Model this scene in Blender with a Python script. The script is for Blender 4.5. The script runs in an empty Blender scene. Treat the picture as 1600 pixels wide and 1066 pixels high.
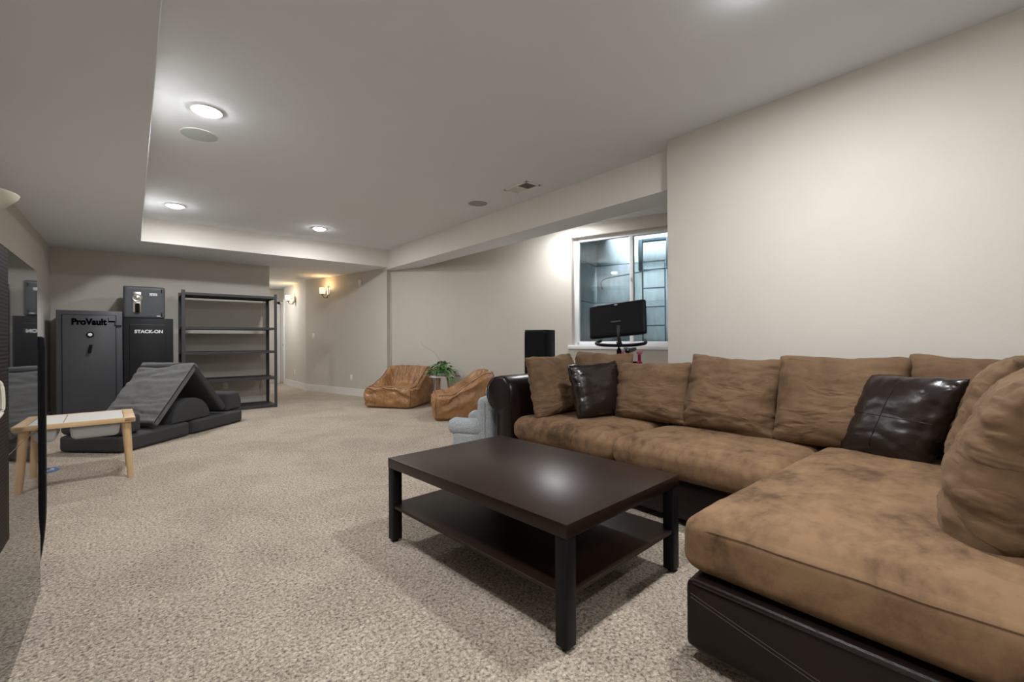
import bpy, bmesh, math, random
from mathutils.bvhtree import BVHTree
from mathutils import Vector, Matrix, noise, Euler
R = math.radians
random.seed(7)
SC = bpy.context.scene
COL = SC.collection

# ------------------------------------------------------------------ camera, world, exposure, room lights
H = 1.09
YAW, ROLL = R(40.1), R(0.28)
r0 = Vector((math.cos(YAW), -math.sin(YAW), 0)); f0 = Vector((math.sin(YAW), math.cos(YAW), 0)); z0 = Vector((0, 0, 1))
cr = math.cos(ROLL) * r0 - math.sin(ROLL) * z0
cu = math.sin(ROLL) * r0 + math.cos(ROLL) * z0
cam = bpy.data.cameras.new('camera'); cam_o = bpy.data.objects.new('camera', cam); COL.objects.link(cam_o)
cam.sensor_width = 36.0; cam.lens = 705.0 * 36.0 / 1600.0
cam.shift_y = -2.0 / 1600.0; cam.clip_start = 0.02
m = Matrix.Identity(4)
for i in range(3):
    m[i][0] = cr[i]; m[i][1] = cu[i]; m[i][2] = -f0[i]
m[0][3], m[1][3], m[2][3] = 0, 0, H
cam_o.matrix_world = m
SC.camera = cam_o

SC.view_settings.view_transform = 'Standard'
SC.view_settings.look = 'None'
SC.view_settings.gamma = 1.0
SC.view_settings.use_curve_mapping = False
SC.view_settings.exposure = 0.06
SC.cycles.max_bounces = 10
SC.cycles.diffuse_bounces = 7
SC.cycles.sample_clamp_indirect = 6.0

w = bpy.data.worlds.new('overcast_sky'); SC.world = w; w.use_nodes = True
w.node_tree.nodes['Background'].inputs[0].default_value = (0.82, 0.93, 1.0, 1)
w.node_tree.nodes['Background'].inputs[1].default_value = 300.0

CEIL, SOF, BEAM = 2.73, 2.42, 2.385
# recessed cans: x, y, z, watts   (the ones over the sofa and behind the camera are out of the frame; the last two are unseen fill lamps, added)
CANS = [(0.413, 3.845, CEIL, 30), (0.405, 6.77, CEIL, 26), (2.10, 6.85, CEIL, 22),
        (0.41, 0.90, CEIL, 26), (2.17, 0.86, CEIL, 36),
        (4.52, 4.25, CEIL, 19), (2.10, 11.6, SOF, 16), (0.9, -0.95, CEIL, 18)]
def disk_light(name, loc, power, size, color, spread=180):
    l = bpy.data.lights.new(name, 'AREA'); l.shape = 'DISK'; l.size = size; l.energy = power; l.color = color
    l.spread = R(spread)
    o = bpy.data.objects.new(name, l); COL.objects.link(o); o.location = loc
    return o
for (x, y, z, p) in CANS:
    disk_light('can_light', (x, y, z - 0.036), p, 0.13, (0.975, 0.985, 1.0))

# ------------------------------------------------------------------ materials
def mat(name, color, rough=0.6, metal=0.0, spec=0.5, **k):
    mt = bpy.data.materials.new(name); mt.use_nodes = True
    b = mt.node_tree.nodes['Principled BSDF']
    b.inputs['Base Color'].default_value = (*color, 1); b.inputs['Roughness'].default_value = rough
    b.inputs['Metallic'].default_value = metal; b.inputs['Specular IOR Level'].default_value = spec
    for kk, v in k.items():
        b.inputs[kk].default_value = v
    return mt
def nd(mt, typ, **k):
    n = mt.node_tree.nodes.new(typ)
    for kk, v in k.items(): setattr(n, kk, v)
    return n
def lk(mt, a, b): mt.node_tree.links.new(a, b)
def bsdf(mt): return mt.node_tree.nodes['Principled BSDF']
def coords(mt, scale=(1, 1, 1), out='Object'):
    tc = nd(mt, 'ShaderNodeTexCoord'); mp = nd(mt, 'ShaderNodeMapping'); mp.inputs['Scale'].default_value = scale
    lk(mt, tc.outputs[out], mp.inputs['Vector']); return mp.outputs['Vector']
def tex_noise(mt, vec, scale, detail=3, rough=0.5, dist=0.0):
    n = nd(mt, 'ShaderNodeTexNoise'); n.inputs['Scale'].default_value = scale; n.inputs['Detail'].default_value = detail
    n.inputs['Roughness'].default_value = rough; n.inputs['Distortion'].default_value = dist
    lk(mt, vec, n.inputs['Vector']); return n.outputs['Fac']
def ramp(mt, fac, stops):
    r = nd(mt, 'ShaderNodeValToRGB'); e = r.color_ramp.elements
    while len(e) < len(stops): e.new(0.5)
    for el, (p, c) in zip(e, stops): el.position = p; el.color = (*c, 1)
    lk(mt, fac, r.inputs['Fac']); return r.outputs['Color']
def bump(mt, h, strength, dist=0.01, prev=None):
    b = nd(mt, 'ShaderNodeBump'); b.inputs['Strength'].default_value = strength; b.inputs['Distance'].default_value = dist
    lk(mt, h, b.inputs['Height'])
    if prev: lk(mt, prev, b.inputs['Normal'])
    lk(mt, b.outputs['Normal'], bsdf(mt).inputs['Normal']); return b.outputs['Normal']
def textured(name, stops, scale, rough, bscale, bstr, bdist=0.003, stretch=(1, 1, 1), detail=4, **k):
    mt = mat(name, stops[0][1], rough, **k); v = coords(mt, stretch)
    lk(mt, ramp(mt, tex_noise(mt, v, scale, detail, 0.55), stops), bsdf(mt).inputs['Base Color'])
    if bstr: bump(mt, tex_noise(mt, coords(mt), bscale, 3), bstr, bdist)
    return mt

M = {}
M['wall'] = textured('wall_paint', [(0.3, (0.555, 0.524, 0.470)), (0.7, (0.575, 0.544, 0.490))], 3, 0.75, 120, 0.25, 0.002)
M['ceil'] = textured('ceiling_paint', [(0.3, (0.735, 0.775, 0.82)), (0.7, (0.75, 0.79, 0.835))], 3, 0.85, 90, 0.2, 0.002)
M['fascia'] = textured('fascia_tone', [(0.3, (0.70, 0.675, 0.63)), (0.7, (0.715, 0.69, 0.645))], 3, 0.8, 90, 0.2, 0.002)
M['trim'] = mat('trim_white', (0.78, 0.77, 0.74), 0.4)
M['white'] = mat('white_plastic', (0.8, 0.79, 0.76), 0.4)
M['vinyl'] = mat('window_vinyl', (0.82, 0.84, 0.85), 0.35)
M['grille'] = textured('speaker_grille', [(0.4, (0.30, 0.33, 0.33)), (0.6, (0.36, 0.39, 0.39))], 400, 0.8, 600, 0.3, 0.001)
M['grille_light'] = textured('speaker_grille_light', [(0.4, (0.46, 0.52, 0.51)), (0.6, (0.50, 0.56, 0.55))], 400, 0.8, 600, 0.3, 0.001)
M['lens'] = mat('lamp_lens', (0.9, 0.9, 0.88), 0.4, **{'Emission Color': (0.985, 0.985, 1.0, 1), 'Emission Strength': 100.0})
M['dark'] = mat('matte_black', (0.005, 0.005, 0.006), 0.65, spec=0.12)
M['blackplastic'] = mat('black_plastic', (0.004, 0.004, 0.005), 0.5, spec=0.12)
M['glossblack'] = mat('gloss_black', (0.006, 0.006, 0.007), 0.03, Coat_Weight=0.0) if False else mat('gloss_black', (0.008, 0.008, 0.008), 0.025, spec=0.9)
M['safe_grey'] = textured('safe_grey_enamel', [(0.3, (0.046, 0.048, 0.055)), (0.7, (0.052, 0.054, 0.062))], 5, 0.42, 300, 0.12, 0.001)
M['safe_black'] = textured('safe_black_enamel', [(0.3, (0.008, 0.009, 0.011)), (0.7, (0.010, 0.011, 0.013))], 5, 0.5, 300, 0.12, 0.001, spec=0.25)
M['safe_slate'] = textured('safe_slate_enamel', [(0.3, (0.055, 0.060, 0.066)), (0.7, (0.062, 0.067, 0.073))], 5, 0.5, 300, 0.12, 0.001)
M['chrome'] = mat('brushed_nickel', (0.62, 0.61, 0.58), 0.28, 1.0)
M['bronze'] = mat('aged_bronze', (0.20, 0.15, 0.10), 0.4, 0.9)
M['steel'] = mat('powder_coated_steel', (0.035, 0.036, 0.037), 0.42)
M['steelshelf'] = mat('dark_shelf_board', (0.030, 0.030, 0.030), 0.55)
M['ink'] = mat('black_print', (0.002, 0.002, 0.002), 0.8, spec=0.0)
M['silverink'] = mat('silver_print', (0.75, 0.75, 0.76), 0.4)
M['pink'] = mat('pink_dumbbell', (0.42, 0.012, 0.10), 0.3)
M['pinkl'] = mat('pink_rim', (0.75, 0.22, 0.36), 0.3)
M['bin'] = mat('frosted_plastic', (0.62, 0.64, 0.66), 0.3, **{'Transmission Weight': 0.35})
M['paper'] = mat('white_paper_top', (0.62, 0.60, 0.56), 0.5)
M['blue'] = mat('blue_card', (0.06, 0.18, 0.46), 0.5)
M['cream'] = mat('cream_glass', (0.62, 0.61, 0.50), 0.3)
M['shade'] = mat('frosted_sconce_glass', (0.9, 0.8, 0.6), 0.4, **{'Emission Color': (1.0, 0.80, 0.42, 1), 'Emission Strength': 1.6})
M['soil'] = mat('potting_soil', (0.03, 0.02, 0.015), 0.9)
M['pinklegs'] = textured('warm_wood_leg', [(0.3, (0.30, 0.17, 0.11)), (0.7, (0.36, 0.21, 0.14))], 20, 0.45, 60, 0.1, 0.001, (1, 1, 0.1))
M['birch'] = textured('birch_wood', [(0.3, (0.56, 0.37, 0.20)), (0.55, (0.64, 0.45, 0.26)), (0.75, (0.60, 0.40, 0.22))], 9, 0.45, 60, 0.08, 0.001, (0.6, 6, 6))
M['birchleg'] = textured('birch_wood_leg', [(0.3, (0.56, 0.36, 0.19)), (0.7, (0.66, 0.46, 0.27))], 14, 0.45, 60, 0.08, 0.001, (5, 5, 0.5))
M['espresso'] = textured('espresso_veneer', [(0.3, (0.0155, 0.0075, 0.005)), (0.7, (0.020, 0.010, 0.007))], 6, 0.34, 80, 0.05, 0.001, (8, 0.6, 6), spec=0.27)
M['esp_leg'] = mat('black_table_leg', (0.007, 0.007, 0.008), 0.45, spec=0.18)
M['stem'] = mat('green_stem', (0.10, 0.16, 0.05), 0.5)
M['drystem'] = mat('dry_stem', (0.34, 0.29, 0.22), 0.7)
M['concrete'] = textured('window_well_liner', [(0.25, (0.42, 0.44, 0.455)), (0.5, (0.52, 0.54, 0.555)), (0.75, (0.62, 0.64, 0.655))], 5, 0.75, 40, 0.4, 0.006, (3, 3, 0.8), 6)
M['ladder'] = mat('well_ladder_steel', (0.05, 0.07, 0.08), 0.5, 0.3)

mt = mat('carpet_fibre', (0.4, 0.33, 0.27), 0.95, spec=0.15); M['carpet'] = mt
v = coords(mt)
nf = tex_noise(mt, v, 78, 4, 0.72, 0.5); nb = tex_noise(mt, v, 1.7, 3, 0.55, 0.6)
vo = nd(mt, 'ShaderNodeTexVoronoi'); vo.inputs['Scale'].default_value = 85; lk(mt, v, vo.inputs['Vector'])
mx = nd(mt, 'ShaderNodeMix', data_type='RGBA')
lk(mt, ramp(mt, nf, [(0.34, (0.135, 0.100, 0.073)), (0.47, (0.475, 0.392, 0.308)), (0.66, (0.79, 0.69, 0.57))]), mx.inputs['A'])
lk(mt, ramp(mt, nf, [(0.34, (0.105, 0.078, 0.057)), (0.47, (0.395, 0.323, 0.252)), (0.66, (0.70, 0.605, 0.495))]), mx.inputs['B'])
lk(mt, ramp(mt, nb, [(0.40, (0, 0, 0)), (0.60, (1, 1, 1))]), mx.inputs['Factor'])
lk(mt, mx.outputs['Result'], bsdf(mt).inputs['Base Color'])
n1 = bump(mt, vo.outputs['Distance'], 0.6, 0.012)
bump(mt, nf, 0.9, 0.014, n1)
bsdf(mt).inputs['Sheen Weight'].default_value = 0.1

def suede(name, lo, hi, scale):
    mt = mat(name, lo, 0.85, spec=0.2); v = coords(mt)
    big = tex_noise(mt, v, scale, 6, 0.66, 0.35)
    vs = coords(mt, (1, 1.6, 1)); streak = tex_noise(mt, vs, 16, 4, 0.6, 0.2)
    mxx = nd(mt, 'ShaderNodeMath', operation='MULTIPLY_ADD'); lk(mt, streak, mxx.inputs[0]); mxx.inputs[1].default_value = 0.35; lk(mt, big, mxx.inputs[2])
    c = ramp(mt, mxx.outputs[0], [(0.52, lo), (0.64, tuple(0.45 * a + 0.55 * b for a, b in zip(lo, hi))), (0.80, hi)])
    lk(mt, c, bsdf(mt).inputs['Base Color'])
    bump(mt, tex_noise(mt, v, 55, 4, 0.6), 0.25, 0.003)
    bsdf(mt).inputs['Sheen Weight'].default_value = 0.08; bsdf(mt).inputs['Sheen Roughness'].default_value = 0.4
    bsdf(mt).inputs['Sheen Tint'].default_value = (0.9, 0.7, 0.5, 1)
    return mt
M['suede'] = suede('brown_microsuede', (0.074, 0.042, 0.022), (0.208, 0.126, 0.068), 3.4)
M['suedep'] = suede('brown_microsuede_pillow', (0.092, 0.055, 0.030), (0.150, 0.092, 0.051), 2.6)
def folds(mt, stretch, scale, strength, dist, mask=0):
    # soft pressed-in fold lines: a ridge where the noise crosses its middle value
    n = tex_noise(mt, coords(mt, stretch), scale, 3, 0.5, 0.3)
    r = ramp(mt, n, [(0.40, (1, 1, 1)), (0.5, (0, 0, 0)), (0.60, (1, 1, 1))])
    if mask:
        k = ramp(mt, tex_noise(mt, coords(mt), mask, 2, 0.5), [(0.44, (1, 1, 1)), (0.62, (0, 0, 0))])
        mq = nd(mt, 'ShaderNodeMix', data_type='RGBA', blend_type='LIGHTEN'); mq.inputs['Factor'].default_value = 1.0
        lk(mt, r, mq.inputs['A']); lk(mt, k, mq.inputs['B']); r = mq.outputs['Result']
    b = bsdf(mt).inputs['Normal']; prev = b.links[0].from_socket if b.links else None
    bump(mt, r, strength, dist, prev)
folds(M['suedep'], (1.4, 1.4, 4.2), 2.0, 0.50, 0.012, 3.5)
folds(M['suede'], (1.2, 1.2, 1.2), 2.4, 0.25, 0.008)
def leather(name, a, b, rough, bs=90, st=0.2, spec=0.22):
    mt = textured(name, [(0.3, a), (0.7, b)], 6, rough, bs, st, 0.002, spec=spec)
    bump(mt, tex_noise(mt, coords(mt), 9, 4, 0.6), 0.25, 0.02, None) if False else None
    return mt
M['leather'] = leather('dark_brown_leather', (0.010, 0.006, 0.005), (0.014, 0.0085, 0.007), 0.30)
M['leatherp'] = leather('dark_brown_leather_pillow', (0.013, 0.008, 0.0065), (0.017, 0.011, 0.009), 0.25, spec=0.4)
M['tan'] = textured('tan_faux_leather', [(0.3, (0.24, 0.118, 0.044)), (0.55, (0.33, 0.168, 0.068)), (0.75, (0.42, 0.23, 0.105))], 7, 0.42, 60, 0.2, 0.002)
folds(M['tan'], (1.5, 1.5, 1.0), 4.0, 0.55, 0.014)
folds(M['leatherp'], (1.0, 1.0, 1.5), 2.2, 0.22, 0.010, 3.0)
M['stitch'] = mat('dark_stitch_thread', (0.05, 0.036, 0.03), 0.6)
M['piping'] = mat('dark_tan_piping', (0.13, 0.06, 0.022), 0.5)
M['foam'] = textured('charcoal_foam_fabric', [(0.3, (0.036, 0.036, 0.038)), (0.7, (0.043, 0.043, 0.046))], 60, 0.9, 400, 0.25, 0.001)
M['foamtop'] = textured('grey_foam_fabric', [(0.3, (0.115, 0.115, 0.117)), (0.7, (0.145, 0.145, 0.147))], 30, 0.9, 400, 0.25, 0.001)  # paler grey than the other foam, worn by the ramp panel only
mt = mat('grey_boucle', (0.45, 0.48, 0.5), 0.95); M['boucle'] = mt
v = coords(mt); vo = nd(mt, 'ShaderNodeTexVoronoi'); vo.inputs['Scale'].default_value = 130; lk(mt, v, vo.inputs['Vector'])
lk(mt, ramp(mt, vo.outputs['Distance'], [(0.1, (0.52, 0.56, 0.58)), (0.6, (0.34, 0.37, 0.39))]), bsdf(mt).inputs['Base Color'])
bump(mt, vo.outputs['Distance'], 0.9, -0.006)
mt = mat('ribbed_dark_veneer', (0.02, 0.014, 0.012), 0.6, spec=0.04); M['ribbed'] = mt
v = coords(mt, (1, 1, 1)); wv = nd(mt, 'ShaderNodeTexWave', bands_direction='Z'); wv.inputs['Scale'].default_value = 26; wv.inputs['Distortion'].default_value = 1.5
lk(mt, v, wv.inputs['Vector']); lk(mt, ramp(mt, wv.outputs['Fac'], [(0.2, (0.010, 0.007, 0.006)), (0.8, (0.035, 0.026, 0.022))]), bsdf(mt).inputs['Base Color'])
mt = mat('leaf_green', (0.05, 0.15, 0.03), 0.38); M['leaf'] = mt
oi = nd(mt, 'ShaderNodeObjectInfo'); lk(mt, ramp(mt, oi.outputs['Random'], [(0.0, (0.035, 0.11, 0.025)), (0.5, (0.075, 0.19, 0.05)), (1.0, (0.22, 0.36, 0.13))]), bsdf(mt).inputs['Base Color'])
mt = bpy.data.materials.new('window_glass'); mt.use_nodes = True; M['glass'] = mt
nt = mt.node_tree; nt.nodes.remove(nt.nodes['Principled BSDF'])
tr = nt.nodes.new('ShaderNodeBsdfTransparent'); tr.inputs[0].default_value = (0.86, 0.93, 0.94, 1)
gl = nt.nodes.new('ShaderNodeBsdfGlossy'); gl.inputs['Roughness'].default_value = 0.01
fr = nt.nodes.new('ShaderNodeFresnel'); fr.inputs['IOR'].default_value = 1.55
ms = nt.nodes.new('ShaderNodeMixShader'); nt.links.new(fr.outputs[0], ms.inputs[0]); nt.links.new(tr.outputs[0], ms.inputs[1]); nt.links.new(gl.outputs[0], ms.inputs[2])
nt.links.new(ms.outputs[0], nt.nodes['Material Output'].inputs['Surface'])

# ------------------------------------------------------------------ mesh helpers
def box(bm, lo, hi, bev=0.0, seg=2):
    lo, hi = Vector(lo), Vector(hi); c = (lo + hi) / 2; s = hi - lo
    r = bmesh.ops.create_cube(bm, size=1.0, matrix=Matrix.Translation(c) @ Matrix.Diagonal((s.x, s.y, s.z, 1)))
    if bev:
        ed = list({e for vv in r['verts'] for e in vv.link_edges})
        bmesh.ops.bevel(bm, geom=ed, offset=min(bev, min(s) * 0.45), segments=seg, profile=0.5, affect='EDGES', clamp_overlap=True)
    return bm
def obox(bm, c, size, rz=0.0, bev=0.0, seg=2, mtx=None):
    t = bmesh.new(); s = Vector(size) / 2; box(t, -s, s, bev, seg)
    t.transform(mtx if mtx else Matrix.Translation(Vector(c)) @ Matrix.Rotation(rz, 4, 'Z'))
    join(bm, t); return bm
def join(bm, t):
    me = bpy.data.meshes.new('t'); t.to_mesh(me); t.free(); bm.from_mesh(me); bpy.data.meshes.remove(me)
def cyl(bm, a, b, ra, rb=None, n=16, caps=True):
    a, b = Vector(a), Vector(b); d = b - a; rb = ra if rb is None else rb
    q = Vector((0, 0, 1)).rotation_difference(d.normalized()).to_matrix().to_4x4()
    bmesh.ops.create_cone(bm, cap_ends=caps, cap_tris=False, segments=n, radius1=ra, radius2=rb, depth=d.length, matrix=Matrix.Translation((a + b) / 2) @ q)
    return bm
def tube(bm, pts, r, n=8, rs=None):
    pts = [Vector(p) for p in pts]; rings = []
    for i, p in enumerate(pts):
        d = (pts[min(i + 1, len(pts) - 1)] - pts[max(i - 1, 0)]).normalized()
        up = Vector((0, 0, 1)) if abs(d.z) < 0.95 else Vector((1, 0, 0))
        x = d.cross(up).normalized(); y = d.cross(x).normalized(); rr = rs[i] if rs else r
        rings.append([bm.verts.new(p + rr * (math.cos(2 * math.pi * k / n) * x + math.sin(2 * math.pi * k / n) * y)) for k in range(n)])
    for i in range(len(rings) - 1):
        for k in range(n):
            bm.faces.new((rings[i][k], rings[i][(k + 1) % n], rings[i + 1][(k + 1) % n], rings[i + 1][k]))
    bm.faces.new(rings[0][::-1]); bm.faces.new(rings[-1]); return bm
def smooth_path(pts, k=6):
    pts = [Vector(p) for p in pts]; out = []
    for i in range(len(pts) - 1):
        p0, p1, p2, p3 = pts[max(i - 1, 0)], pts[i], pts[i + 1], pts[min(i + 2, len(pts) - 1)]
        for j in range(k):
            t = j / k
            out.append(0.5 * ((2 * p1) + (p2 - p0) * t + (2 * p0 - 5 * p1 + 4 * p2 - p3) * t * t + (3 * p1 - p0 - 3 * p2 + p3) * t ** 3))
    return out + [pts[-1]]
def lathe(bm, prof, n=32, c=(0, 0, 0)):
    rings = []
    for r, z in prof:
        rings.append([bm.verts.new((c[0] + r * math.cos(2 * math.pi * k / n), c[1] + r * math.sin(2 * math.pi * k / n), c[2] + z)) for k in range(n)])
    for i in range(len(rings) - 1):
        for k in range(n):
            bm.faces.new((rings[i][k], rings[i][(k + 1) % n], rings[i + 1][(k + 1) % n], rings[i + 1][k]))
    bm.faces.new(rings[0][::-1]); bm.faces.new(rings[-1]); return bm
def extrude_poly(bm, pts, d):
    """closed polygon pts (3D, planar) pushed along vector d"""
    a = [bm.verts.new(Vector(p)) for p in pts]; b = [bm.verts.new(Vector(p) + Vector(d)) for p in pts]; n = len(pts)
    bm.faces.new(a[::-1]); bm.faces.new(b)
    for i in range(n): bm.faces.new((a[i], a[(i + 1) % n], b[(i + 1) % n], b[i]))
    bmesh.ops.recalc_face_normals(bm, faces=bm.faces[:]); return bm
def rbox(bm, c, size, r, n=16, fn=None):
    """soft rounded box on a cube lattice; fn(p, u) may move the points (u in -1..1)"""
    c = Vector(c); h = Vector(size) / 2; r = Vector(r if hasattr(r, '__len__') else (r, r, r)); seen = {}
    def vert(key):
        if key in seen: return seen[key]
        # lattice denser toward the edges
        u = Vector([math.copysign(abs(2 * k / n - 1) ** 0.75, 2 * k / n - 1) for k in key])
        p = Vector([u[i] * h[i] for i in range(3)]); q = Vector([max(-(h[i] - r[i]), min(h[i] - r[i], p[i])) for i in range(3)])
        d = Vector([(p[i] - q[i]) / r[i] for i in range(3)]); L = d.length
        if L > 1e-9: d /= max(L, 1e-9); p = Vector([q[i] + d[i] * r[i] * min(1.0, L if L < 1 else 1.0) for i in range(3)])
        if fn: p = fn(p, u)
        seen[key] = bm.verts.new(c + p); return seen[key]
    for ax in range(3):
        for side in (0, n):
            for i in range(n):
                for j in range(n):
                    ks = []
                    for a, b in ((i, j), (i + 1, j), (i + 1, j + 1), (i, j + 1)):
                        k = [0, 0, 0]; k[ax] = side; k[(ax + 1) % 3] = a; k[(ax + 2) % 3] = b; ks.append(vert(tuple(k)))
                    bm.faces.new(ks if side else ks[::-1])
    return bm
def fbm(p, f, s=0.0, octv=3):
    return noise.fractal(Vector(p) * f + Vector((s, s * 1.7, s * 0.3)), 0.9, 2.0, octv)
def mesh_obj(name, bm, m_, sharp=35):
    me = bpy.data.meshes.new(name); bm.normal_update(); bm.to_mesh(me); bm.free()
    for p in me.polygons: p.use_smooth = True
    me.set_sharp_from_angle(angle=R(sharp))
    me.materials.append(m_)
    o = bpy.data.objects.new(name, me); COL.objects.link(o); return o
def fascia(o):      # the upright faces of the dropped ceiling parts get a warmer tone than the flat faces
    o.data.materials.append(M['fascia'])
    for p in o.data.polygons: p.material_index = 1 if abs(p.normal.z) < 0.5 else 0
def thing(name, label, cat, loc=(0, 0, 0), rz=0.0, group=None):
    o = bpy.data.objects.new(name, None); COL.objects.link(o); o.empty_display_size = 0.1
    o.location = loc; o.rotation_euler = (0, 0, rz); o['label'] = label; o['category'] = cat
    if group: o['group'] = group
    return o
def wm(o):
    mm = o.matrix_basis.copy()
    while o.parent: o = o.parent; mm = o.matrix_basis @ mm
    return mm
def part(name, bm, m_, parent, world=False, sharp=35, label=None):
    if world: bm.transform(wm(parent).inverted())
    o = mesh_obj(name, bm, m_, sharp); o.parent = parent
    if label: o['label'] = label
    return o
def single(name, bm, m_, label, cat, loc=(0, 0, 0), rot=(0, 0, 0), group=None, sharp=35):
    o = mesh_obj(name, bm, m_, sharp); o.location = loc; o.rotation_euler = rot; o['label'] = label; o['category'] = cat
    if group: o['group'] = group
    return o
def struct(name, bm, m_, sharp=35):
    o = mesh_obj(name, bm, m_, sharp); o['kind'] = 'structure'; return o
def copy_tree(o, parent=None):
    c = o.copy(); COL.objects.link(c)
    if parent: c.parent = parent
    for ch in list(o.children): copy_tree(ch, c)
    return c
def text_mesh(s, size, depth, offset=0.0, sx=1.0):
    cu_ = bpy.data.curves.new('lettering', 'FONT'); cu_.body = s; cu_.size = size; cu_.extrude = depth; cu_.offset = offset
    cu_.align_x = 'CENTER'; cu_.align_y = 'CENTER'
    o = bpy.data.objects.new('lettering', cu_); COL.objects.link(o)
    bpy.context.view_layer.update()
    me = bpy.data.meshes.new_from_object(o.evaluated_get(bpy.context.evaluated_depsgraph_get()))
    bm = bmesh.new(); bm.from_mesh(me); bpy.data.objects.remove(o); bpy.data.meshes.remove(me)
    bm.transform(Matrix.Diagonal((sx, 1, 1, 1)))
    return bm
FRONT = Matrix.Rotation(R(90), 4, 'X')      # text lying in XY -> standing, facing -Y

# ------------------------------------------------------------------ the room
XL, XR, YB = -0.866, 3.395, -1.6
b = bmesh.new(); box(b, (-1.1, YB - 0.2, -0.12), (6.2, 13.2, 0.0)); FLOOR = struct('floor', b, M['carpet'])

b = bmesh.new(); box(b, (0.095, YB, CEIL), (6.0, 7.72, CEIL + 0.12)); struct('ceiling', b, M['ceil'])
b = bmesh.new()
box(b, (XL - 0.1, YB, SOF), (0.095, 7.72, CEIL + 0.12), 0.004, 1)
fascia(struct('ceiling_soffit', b, M['ceil']))
b = bmesh.new(); box(b, (XL - 0.1, 7.72, SOF), (3.565, 13.1, CEIL + 0.12), 0.004, 1); fascia(struct('ceiling_bulkhead', b, M['ceil']))
b = bmesh.new(); box(b, (3.565, 12.2, SOF), (4.2, 13.1, CEIL + 0.12)); struct('ceiling_hall', b, M['ceil'])
b = bmesh.new(); box(b, (3.565, 2.03, BEAM), (3.93, 8.22, CEIL + 0.02), 0.006, 2); fascia(struct('ceiling_beam', b, M['ceil']))
b = bmesh.new(); box(b, (XL - 0.12, YB - 0.1, 0), (XL, 9.05, SOF + 0.02)); struct('wall_left', b, M['wall'])
b = bmesh.new(); box(b, (XL, 8.93, 0), (1.875, 9.05, SOF + 0.02)); struct('wall_back', b, M['wall'])
b = bmesh.new(); box(b, (1.755, 9.05, 0), (1.875, 12.85, SOF + 0.02)); struct('wall_hall_left', b, M['wall'])
b = bmesh.new(); box(b, (XR, YB - 0.1, 0), (XR + 0.12, 2.03, CEIL + 0.02), 0.008, 2); struct('wall_right', b, M['wall'])
b = bmesh.new(); box(b, (XR + 0.12, 1.91, 0), (5.95, 2.03, CEIL + 0.02)); struct('wall_alcove', b, M['wall'])
b = bmesh.new(); box(b, (XL - 0.12, YB - 0.12, 0), (XR + 0.12, YB, CEIL + 0.02)); struct('wall_near', b, M['wall'])
# hall right wall: long bent run, then the pilaster beside the window wall
run = [(2.925, 12.35), (2.925, 10.52), (3.02, 10.15), (3.10, 9.85), (3.44, 8.53), (3.59, 7.83), (3.684, 7.893)]
def wall_run(pts, z0_, z1_, th, off=0.0):
    bm = bmesh.new(); ins, outs = [], []
    for i, p in enumerate(pts):
        a = Vector(pts[max(i - 1, 0)]); c = Vector(pts[min(i + 1, len(pts) - 1)]); d = (c - a).normalized(); n_ = Vector((-d.y, d.x))
        p = Vector(p); ins.append(p - n_ * off); outs.append(p + n_ * th)
    for poly_z in (0,):
        va = [bm.verts.new((p.x, p.y, z0_)) for p in ins]; vb = [bm.verts.new((p.x, p.y, z1_)) for p in ins]
        vc = [bm.verts.new((p.x, p.y, z0_)) for p in outs]; vd = [bm.verts.new((p.x, p.y, z1_)) for p in outs]
        for i in range(len(pts) - 1):
            bm.faces.new((va[i], va[i + 1], vb[i + 1], vb[i])); bm.faces.new((vc[i + 1], vc[i], vd[i], vd[i + 1]))
            bm.faces.new((vb[i], vb[i + 1], vd[i + 1], vd[i])); bm.faces.new((va[i + 1], va[i], vc[i], vc[i + 1]))
        for k in (0, -1): bm.faces.new((va[k], vb[k], vd[k], vc[k]))
    bmesh.ops.recalc_face_normals(bm, faces=bm.faces[:])
    return bm
struct('wall_curved', wall_run(run, 0, SOF + 0.02, 0.10), M['wall'], 14)
struct('baseboard_curved', wall_run(run[:-1], 0, 0.14, -0.001, 0.014), M['trim'], 14)
# window wall, turned 71 degrees, with its opening
W0 = Vector((3.654, 7.979, 0)); WD = Vector((math.cos(R(-71)), math.sin(R(-71)), 0)); WN = Vector((-WD.y, WD.x, 0))  # WN points outdoors
WM = Matrix(((WD.x, WN.x, 0, W0.x), (WD.y, WN.y, 0, W0.y), (0, 0, 1, 0), (0, 0, 0, 1)))    # local: s along wall, t outwards, z
S0, S1, Z0, Z1, WT = 3.74, 5.42, 1.005, 2.565, 0.22
b = bmesh.new()
box(b, (0.06, 0, 0), (S0, WT, CEIL + 0.02)); box(b, (S1, 0, 0), (6.45, WT, CEIL + 0.02))
box(b, (S0, 0, 0), (S1, WT, Z0 - 0.05)); box(b, (S0, 0, Z1), (S1, WT, CEIL + 0.02))
b.transform(WM); struct('wall_window', b, M['wall'])
b = bmesh.new(); box(b, (-0.5, 0, CEIL + 0.03), (7.0, WT, 5.2)); b.transform(WM); struct('wall_outside_upper', b, M['concrete'])
b = bmesh.new(); box(b, (0.1, -0.014, 0), (6.3, 0.0, 0.14), 0.004, 1); b.transform(WM); struct('baseboard_window', b, M['trim'])
b = bmesh.new(); box(b, (XL, 8.916, 0), (1.875, 8.93, 0.13), 0.004, 1); struct('baseboard_back', b, M['trim'])
b = bmesh.new(); box(b, (XL, YB, 0), (XL + 0.014, 8.916, 0.13), 0.004, 1); struct('baseboard_left', b, M['trim'])
b = bmesh.new(); box(b, (XR - 0.014, YB, 0), (XR, 2.03, 0.13), 0.004, 1); struct('baseboard_right', b, M['trim'])
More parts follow.
